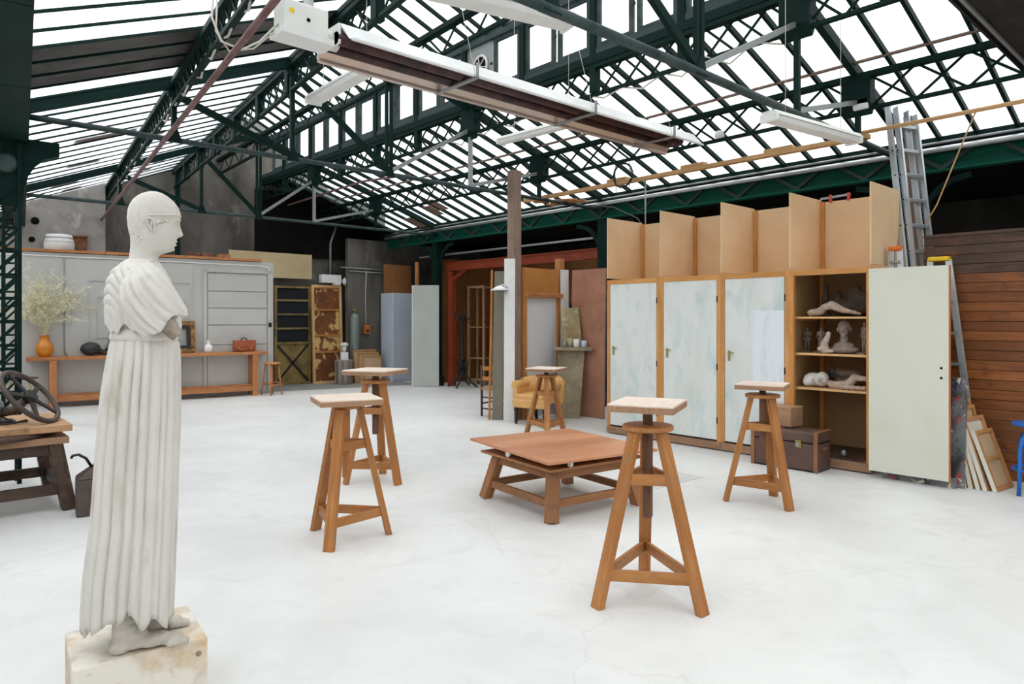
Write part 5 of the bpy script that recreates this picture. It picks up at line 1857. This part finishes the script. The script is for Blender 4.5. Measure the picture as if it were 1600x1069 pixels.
# ---- trunk and box
t = thing('travel_trunk', 'old brown travel trunk with wooden ribs and a lock in front of the cabinets', 'trunk', (7.045, 3.43, 0), math.radians(1))
obj('lower_case', MB().box((0, 0, .15), (.32, .70, .27)), M['trunk'], t, .01)
obj('lid', MB().box((0, 0, .345), (.326, .706, .115)), M['trunk'], t, .025, seg=3)
obj('lid_gap', MB().box((0, 0, .286), (.312, .692, .01)), M['deep_black'], t)
for y in (-.335, .06, .335):
    obj('rib', MB().box((-.164, y, .20), (.014, .04, .40)).box((0, y, .404), (.34, .04, .012)), M['trunk_trim'], t, .003)
lk = obj('lock', MB().box((-.168, -.16, .275), (.012, .06, .075)), M['brass'], t, .006)
obj('hasp', MB().lathe([(.022, 0), (.018, .012)], 14, (-.174, -.16, .265), True, Matrix.Rotation(-PI / 2, 3, 'Y')), M['greysteel'], lk)
obj('end_handle', MB().box((0, -.36, .235), (.09, .025, .022)).box((0, -.358, .215), (.03, .012, .04)), M['trunk_trim'], t, .005)
obj('base_runner', MB().box((0, 0, .008), (.31, .69, .016)), M['darkmetal'], t)
t = thing('wooden_box', 'small worn wooden box standing on the brown trunk', 'box', (7.12, 3.57, .412), math.radians(-4))
for (c, s) in (((-.115, 0, .10), (.018, .36, .18)), ((.115, 0, .10), (.018, .36, .18)), ((0, -.171, .10), (.212, .018, .18)), ((0, .171, .10), (.212, .018, .18)), ((0, 0, .01), (.24, .36, .014))):
    obj('board', MB().box(c, s), M['wood_edge'], t, .003)
obj('lid', MB().box((0, 0, .197), (.252, .372, .018)), M['wood_old'], t, .003)

# ================================================================== LADDERS AND BOARDS BESIDE THE CABINETS
t = thing('extension_ladder', 'long aluminium extension ladder leaning up to the roof', 'ladder', (7.62, 2.28, 0))
B0, T0 = V((7.52, 2.20, 0)), V((8.30, 2.84, 3.95))
ax = (T0 - B0).normalized()
sep = V((.27, -.10, 0))
for k, off in enumerate((V((0, 0, 0)), V((-.02, .075, 0)))):
    for s, L in ((0, 1.0 if k else .985), (1, .985 if k else .97)):
        a = B0 + off + sep * s
        b = B0.lerp(T0, L) + off + sep * s
        obj('rail', MB().bar(a - t.location, b - t.location, .066, .025, (sep.x, sep.y, 0)), M['alu'], t, .003)
n = 14
for i in range(1, n):
    z = i / n
    a = B0.lerp(T0, z) + V((-.01, .035, 0))
    r_ = obj('rung', MB().bar(a + sep * .03 - t.location, a + sep * .97 - t.location, .10, .035), M['alu'], t, .003)
    for dd in (-.0, .05):
        e = a + V((-.018, dd - .02, 0)) - sep * .03
        obj('rivet', MB().lathe([(.009, -.004), (.009, .004)], 8, e - t.location, True, Matrix.Rotation(-PI / 2, 3, 'Y')), M['deep_black'], r_)
o = obj('weathered_plank', MB().bar((8.10, 2.44, 0), (8.62, 2.80, 3.85), .12, .05, (-.7, -.7, 0)), M['wood_post'], None, .004)
tag(o, 'tall weathered timber leaning just behind the aluminium ladder', 'timber')


def step_ladder(label, bl, br, top_l, top_r, cap, steps, name='step_ladder'):
    base = (V(bl) + V(br)) / 2
    t = thing(name, label, 'ladder', base)
    L = lambda q: V(q) - base
    for a, b in ((bl, top_l), (br, top_r)):
        obj('rail', MB().bar(L(a), L(b), .06, .028, (-1, 0, 0)), M['alu'], t, .003)
    for i in range(steps):
        f = (i + .6) / steps
        a, b = V(bl).lerp(V(top_l), f), V(br).lerp(V(top_r), f)
        obj('step', MB().bar(L(a), L(b), .085, .028), M['alu_dark'], t, .002)
    for a, b in ((bl, top_l), (br, top_r)):
        f2 = V(a) + V((.05, 0, 0))
        obj('rear_leg', MB().bar(L(f2), L(V(b) + V((.03, 0, -.05))), .03, .02, (-1, 0, 0)), M['alu_dark'], t, .002)
    c = (V(top_l) + V(top_r)) / 2
    w = (V(top_l) - V(top_r)).length
    obj('cap', MB().bar(L(V(top_l) + V((-.01, .015, .01))), L(V(top_r) + V((-.01, -.015, .01))), .10, .045), M[cap], t, .012)
    return t


step_ladder('folded aluminium step ladder with yellow top caps behind the open door', (7.86, 2.50, 0), (7.86, 1.95, 0), (7.87, 2.36, 2.14), (7.87, 2.20, 2.14), 'yellow', 7)
step_ladder('aluminium step ladder with orange top caps behind the ladder and open door', (7.56, 2.66, 0), (7.56, 2.46, 0), (7.60, 2.635, 2.25), (7.60, 2.555, 2.25), 'orange', 7)

t = thing('splashed_board', 'board covered in paint splashes leaning behind the open pale green door', 'board', (7.26, 2.25, 0))
mb = MB().bar((.02, 0, 0), (.13, 0, 1.0), .68, .03, (1, 0, 0))
obj('sheet', mb, M['splash'], t, .003)
obj('foot_strip', MB().box((-.03, .02, .045), (.06, .62, .09)), M['splash'], t, .004)

# canvases leaning on each other
cvs = [(.00, .36, .55, .34, 'small front canvas showing its wooden stretcher, nearest the blue stool'), (.07, .40, .66, .30, 'second canvas from the front with pale rounded edges, leaning by the plank wall'), (.125, .40, .62, .26, 'third canvas from the front in the leaning row'),
       (.18, .42, .74, .22, 'fourth canvas from the front in the leaning row'), (.23, .42, .80, .19, 'fifth canvas from the front in the leaning row'), (.275, .40, .86, .16, 'rearmost dark-edged canvas beside the splashed board')]
for i, (dy, w, h, ln, lb) in enumerate(cvs):
    t = thing('stretched_canvas', lb, 'canvas', (7.52 + .005 * i, 1.66 + dy, 0), math.radians(-8), 'canvases leaning against the plank wall')
    Rm = Matrix.Rotation(-ln, 3, 'X')

    def q_(c, s):
        mb = MB().box(c, s)
        mb.v = [Rm @ v for v in mb.v]
        return mb
    obj('cloth', q_((0, .012, h / 2), (w - .004, .012, h - .004)), M['canvas_w' if i in (1, 2) else 'canvas'], t)
    fm_ = M['wood_dark'] if i == 5 else M['canvas_frame']
    for (c, s) in (((-w / 2 + .0175, -.006, h / 2), (.035, .024, h)), ((w / 2 - .0175, -.006, h / 2), (.035, .024, h)), ((0, -.006, .0175), (w - .07, .024, .035)), ((0, -.006, h - .0175), (w - .07, .024, .035)), ((0, -.006, h * .52), (w - .07, .02, .03))):
        obj('stretcher_bar', q_(c, s), fm_, t, .003)
    for s in (-1, 1):
        obj('tacked_edge', q_((s * (w / 2 + .002), .002, h / 2), (.004, .034, h)), M['canvas_w'], t)

# plank wall
wp = struct(thing('wall_plank', 'partition of dark orange-brown horizontal planks, greyed along the top', 'wall', (7.98, .3, 0)))
ph = 2.38 / 25
for k in range(25):
    rr = random.Random(k)
    m_ = M['wood_plank_grey'] if k >= 21 else M['wood_plank']
    jt = rr.uniform(-.8, .9)
    for (ya, yb) in ((-2.3, jt), (jt + .003, 2.15)):
        obj('plank', MB().box((rr.uniform(-.003, .003), (ya + yb) / 2, (k + .5) * ph), (.028, yb - ya, ph - .005)), m_, wp, .002)
obj('capping', MB().box((0, -.07, 2.395), (.05, 4.45, .03)), M['wood_plank_grey'], wp)
o = obj('greyed_panel', MB().box((-.018, .72, 2.09), (.006, 1.5, .34)), M['wood_plank_grey'], wp)
bpy.data.objects.remove(o)
for k in range(4):
    obj('cross_batten', MB().box((.03, -1.9 + k * 1.25, 1.19), (.03, .08, 2.3)), M['wood_dark'], wp)

# blue stool
t = thing('metal_stool', 'bright blue enamelled metal stool cut by the right picture edge', 'stool', (7.50, 1.40, 0))
obj('seat', MB().lathe([(.01, .60), (.17, .60), (.195, .605), (.20, .615), (.195, .63), (.17, .625), (.01, .622)], 32), M['blue'], t)
for k in range(4):
    a = k * PI / 2 + 2.55
    c, s = math.cos(a), math.sin(a)
    obj('leg', MB().tube([(.03 * c, .03 * s, .54), (.10 * c, .10 * s, .55), (.16 * c, .16 * s, .50), (.19 * c, .19 * s, .40), (.19 * c, .19 * s, .25), (.20 * c, .20 * s, 0)], .017, 10), M['blue'], t)
obj('foot_ring', MB().tube([(.19 * math.cos(q * PI / 14), .19 * math.sin(q * PI / 14), .22) for q in range(28)], .011, 8, closed=True), M['blue'], t)
obj('hub', MB().lathe([(.06, .53), (.06, .60)], 20), M['blue'], t)

# ================================================================== UNDER THE ROOF
# radiant heater
t = thing('radiant_heater', 'long hanging gas radiant heater with white hood and dark tubes', 'heater', (2.05, 5.04, 3.70))
t.scale = (.931, .931, .931)
hp = [(-.30, .0), (-.29, .0), (-.14, .155), (.14, .155), (.29, .0), (.30, .0), (.15, .17), (-.15, .17)]
hood = MB().ring_loft([[(x, y, z) for y, z in hp] for x in (.62, 5.85)], True, True, False)
obj('hood', hood, M['white'], t)
obj('inner_reflector', MB().ring_loft([[(x, y, z) for y, z in ((.275, .004), (.285, .004), (.145, .15), (-.145, .15), (-.285, .004), (-.275, .004), (-.14, .143), (.14, .143))] for x in (.63, 5.84)], True, True, False), M['heat_reflector'], t)
obj('far_flange', MB().box((3.24, .30, -.012), (5.2, .05, .03)), M['heat_reflector'], t, .003)
obj('near_flange', MB().box((3.24, -.30, .0), (5.2, .03, .02)), M['white'], t, .003)
for y in (-.10, .10):
    obj('burner_tube', MB().tube([(.60, y, .055), (5.55, y, .055)], .055, 14), M['heat_dark'], t)
obj('tube_bend', MB().tube([(5.55 + .0, -.10, .055), (5.62, -.085, .055), (5.66, -.04, .055), (5.66, .04, .055), (5.62, .085, .055), (5.55, .10, .055)], .055, 12), M['heat_dark'], t)
obj('baffle', MB().box((3.25, 0, .10), (4.8, .36, .012)), M['heat_dark'], t)
obj('end_cap', MB().prism([(.60, .0), (.62, .0), (.62, .17), (.60, .17)], -.15, .15), M['white'], t)
for x in (1.95, 3.65, 5.15):
    b_ = obj('hanger_bracket', MB().bar((x, -.33, -.02), (x, .33, -.02), .05, .02), M['greysteel'], t, .003)
    obj('hanger_lug', MB().bar((x, -.33, -.02), (x, -.33, .12), .03, .012, (1, 0, 0)), M['greysteel'], b_)
    obj('hanger_wire', MB().tube([(x, -.30, .0), (x, -.02, .95)], .003, 5), M['cable'], t)
bb = obj('control_box', MB().box((.33, -.02, .13), (.38, .22, .24)), M['lampwhite'], t, .012)
obj('lower_tray', MB().box((.34, -.02, -.01), (.46, .24, .05)), M['white'], bb, .006)
obj('air_duct', MB().lathe([(.045, .24), (.045, .9)], 18, (.40, 0, 0)), M['galv'], t)
obj('sight_glass', MB().lathe([(.016, -.004), (.016, .006)], 12, (.34, -.13, .12), True, Matrix.Rotation(PI / 2, 3, 'X')), M['deep_black'], bb)
obj('warning_sticker', MB().lathe([(.025, -.001), (.025, .002)], 6, (.20, -.13, .16), True, Matrix.Rotation(PI / 2, 3, 'X')), M['yellow'], bb)
obj('burner_neck', MB().tube([(.50, 0, .06), (.66, 0, .06)], .08, 14), M['lampwhite'], t)
obj('supply_cable', MB().tube([(.16, 0, .1), (-.02, -.03, -.12), (-.16, -.02, -.22), (-.30, .02, -.18), (-.36, .05, .0), (-.34, .08, .2)], .009, 6), M['cable'], t)
obj('supply_cable', MB().tube([(.16, .02, .05), (-.06, .0, -.18), (-.24, .02, -.24), (-.33, .05, -.1), (-.3, .1, .25)], .007, 6), M['cable'], t)

# fluorescent lamps
def tube_lamp(label, a, b, w=.16, hang=.6):
    a, b = V(a), V(b)
    t = thing('fluorescent_lamp', label, 'lamp', (a + b) / 2, math.atan2((b - a).y, (b - a).x), 'hanging fluorescent lamps')
    L = (b - a).length
    pr = [(-w / 2, .0), (-w / 2 + .015, -.045), (w / 2 - .015, -.045), (w / 2, .0), (w / 2 - .02, .035), (-w / 2 + .02, .035)]
    obj('housing', MB().ring_loft([[(x, y, z) for y, z in ((-w / 2, 0), (w / 2, 0), (w / 2 - .02, .04), (-w / 2 + .02, .04))] for x in (-L / 2, L / 2)], True, True, False), M['lampwhite'], t, .006)
    obj('diffuser', MB().ring_loft([[(x, y, z) for y, z in ((-w / 2 + .008, -.002), (-w / 2 + .022, -.05), (w / 2 - .022, -.05), (w / 2 - .008, -.002))] for x in (-L / 2 + .03, L / 2 - .03)], True, True, False), M['offwhite'], t, .008)
    for s in (-1, 1):
        obj('end_cap', MB().box((s * (L / 2 - .014), 0, -.02), (.035, w + .006, .075)), M['lampwhite'], t, .008)
        obj('suspension', MB().tube([(s * L * .32, 0, .04), (s * L * .32, 0, .04 + hang)], .003, 5), M['cable'], t)
    return t


tube_lamp('white fluorescent lamp below the lantern, left of the king post', (3.39, 6.94, 3.90), (3.35, 5.50, 3.90), .18, .75)
tube_lamp('white fluorescent lamp over the cabinets below the right slope', (5.75, 3.0, 3.34), (7.15, 2.82, 3.34), .17, 1.15)
tube_lamp('large white fluorescent lamp cut by the top picture edge', (2.55, 3.75, 3.72), (3.70, 3.46, 3.72), .2, .8)
tube_lamp('white fluorescent lamp behind the heater, half hidden by it', (6.01, 6.88, 3.9), (6.09, 5.45, 3.9), .15, 1.83)

# pipes along the eave and the left purlin
for x, z, r, lb, mt in ((9.33, 3.575, .035, 'thick bright steel pipe running along the eave girder', 'galv'), (9.335, 3.655, .016, 'thin pale pipe just above the thick eave pipe', 'greysteel')):
    o = obj('eave_pipe', MB().tube([(x, -2.5, z), (x, 4, z), (x, 9, z), (x, 15.1, z)], r, 12), M[mt])
    tag(o, lb, 'pipe')
o = obj('gas_pipe', MB().tube([(XN(1, 15) - .12, 15, 3.425), (XN(1, 8.1) - .12, 8.1, 3.425), (XN(1, 5.4) - .12, 5.4, 3.425), (XN(1, 2.5) - .12, 2.5, 3.425)], .024, 10), M['rust'])
tag(o, 'rusty pinkish pipe running below the left lattice beam', 'pipe')
o = obj('aisle_pipe', MB().tube([(9.55, 13.9, 3.02), (9.55, 9.5, 3.02), (9.55, 6.2, 3.02)], .022, 8), M['greysteel'])
tag(o, 'grey pipe below the eave girder above the red beam', 'pipe')
o = obj('grey_tube', MB().tube([(XN(4, 13) + .15, 14.6, 4.05), (XN(4, 13) + .15, 11.4, 4.10), (XN(4, 10) + .2, 9.9, 4.0)], .02, 8), M['rust'])
tag(o, 'thin crooked pipe under the far clerestory lattice', 'pipe')

# timber battens lying on the ties
o = obj('long_batten', MB().bar((8.02, 8.55, 3.545), (8.0, 3.0, 3.555), .09, .05), M['wood_pale'], None, .004)
tag(o, 'long pale orange batten lying across the tie rods above the cabinets', 'timber')
o = obj('thin_pole', MB().tube([(8.02, 3.25, 3.61), (8.0, -.6, 3.63)], .022, 10), M['wood_pale'])
tag(o, 'pale round pole continuing the batten past the ladder', 'pole')
for i, (y, lb) in enumerate(((6.55, 'farthest short wood block on the long batten'), (5.25, 'middle short wood block on the long batten'), (4.05, 'nearest short wood block on the long batten'))):
    o = obj('wood_block', MB().box((0, 0, .025), (.10, .36, .05)), M['wood_pale'], None, .004, (8.04, y, 3.576))
    tag(o, lb, 'timber', 'blocks on the long batten')
for i, (x, a, lb) in enumerate(((8.35, .5, 'short plank on the mid truss beside the timber post'), (8.62, .2, 'second short plank on the mid truss near the eave'))):
    o = obj('short_plank', MB().box((0, 0, 0), (.12, .75, .03)), M['wood_bench'], None, .003, (x, 8.15, 3.535), a)
    tag(o, lb, 'timber', 'short planks on the mid truss')

# cable coil, bell and drop rod
t = thing('cable_coil', 'coil of black cable hanging from the right lattice beam', 'cable', (7.84, 6.3, 3.78))
rr = random.Random(4)
pts = []
for q in range(100):
    a = q / 20 * 2 * PI
    r = .17 + .012 * math.sin(q * 1.7)
    pts.append((.01 * math.sin(q), r * math.cos(a), -.17 + r * math.sin(a)))
obj('loops', MB().tube(pts, .006, 5), M['cable_b'], t)
for y in (-.12, .13):
    obj('hanging_end', MB().tube([(0, y, .05), (0, y * 1.1, -.15), (0, y * .9, -.42)], .005, 5), M['cable_b'], t)
t = thing('alarm_bell', 'small off-white box clipped on the lattice beam over the cabinets', 'box', (7.80, 3.0, 3.80))
obj('case', MB().box((0, 0, .06), (.10, .16, .12)), M['offwhite'], t, .012)
o = obj('sensor_box', MB().lathe([(.05, 0), (.06, .03), (.05, .09), (.02, .10)], 16), M['offwhite'], None, 0, (7.80, 4.72, 3.825))
tag(o, 'small off-white detector on the lattice beam near the heater end', 'detector')
o = obj('drop_rod', MB().tube([(8.045, 6.05, 2.45), (8.03, 6.05, 3.54)], .011, 8), M['greysteel'])
tag(o, 'thin grey rod rising from the far closed cabinet to the batten', 'rod')
o = obj('slack_cable', MB().tube([(8.9, 8.3, 3.5), (8.6, 7.6, 3.42), (8.5, 7.0, 3.30), (8.3, 6.4, 3.05), (8.1, 6.15, 2.9)], .009, 6), M['cable_b'])
tag(o, 'slack black cable hanging from the mid truss to the cabinet top', 'cable')
o = obj('straw_rope', MB().tube([(8.02, 2.0, 3.62), (8.12, 2.2, 3.2), (8.2, 2.4, 2.75), (8.16, 2.5, 2.55)], .007, 6), M['wood_pale'])
tag(o, 'frayed straw coloured cord tied between the pole and the ladder', 'cord')
# wires along the nearest lattice beams on the left
for i, (n_, dz, lb, y0, y1) in enumerate(((1, -.30, 'pale cable looped along the left lattice beam', 4.5, 13.5), (4, -.46, 'pale cable slung below the clerestory lattice', 3.2, 9.0))):
    rr = random.Random(i + 2)
    pts = []
    k = 0
    y = y0
    while y < y1:
        pts.append((XN(n_, y) + rr.uniform(-.03, .03), y, ZN[n_] + dz + (.10 if k % 2 else 0) + rr.uniform(-.03, .03)))
        y += .28
        k += 1
    o = obj('loose_cable', MB().tube(pts, .010, 6), M['cable'])
    tag(o, lb, 'cable')
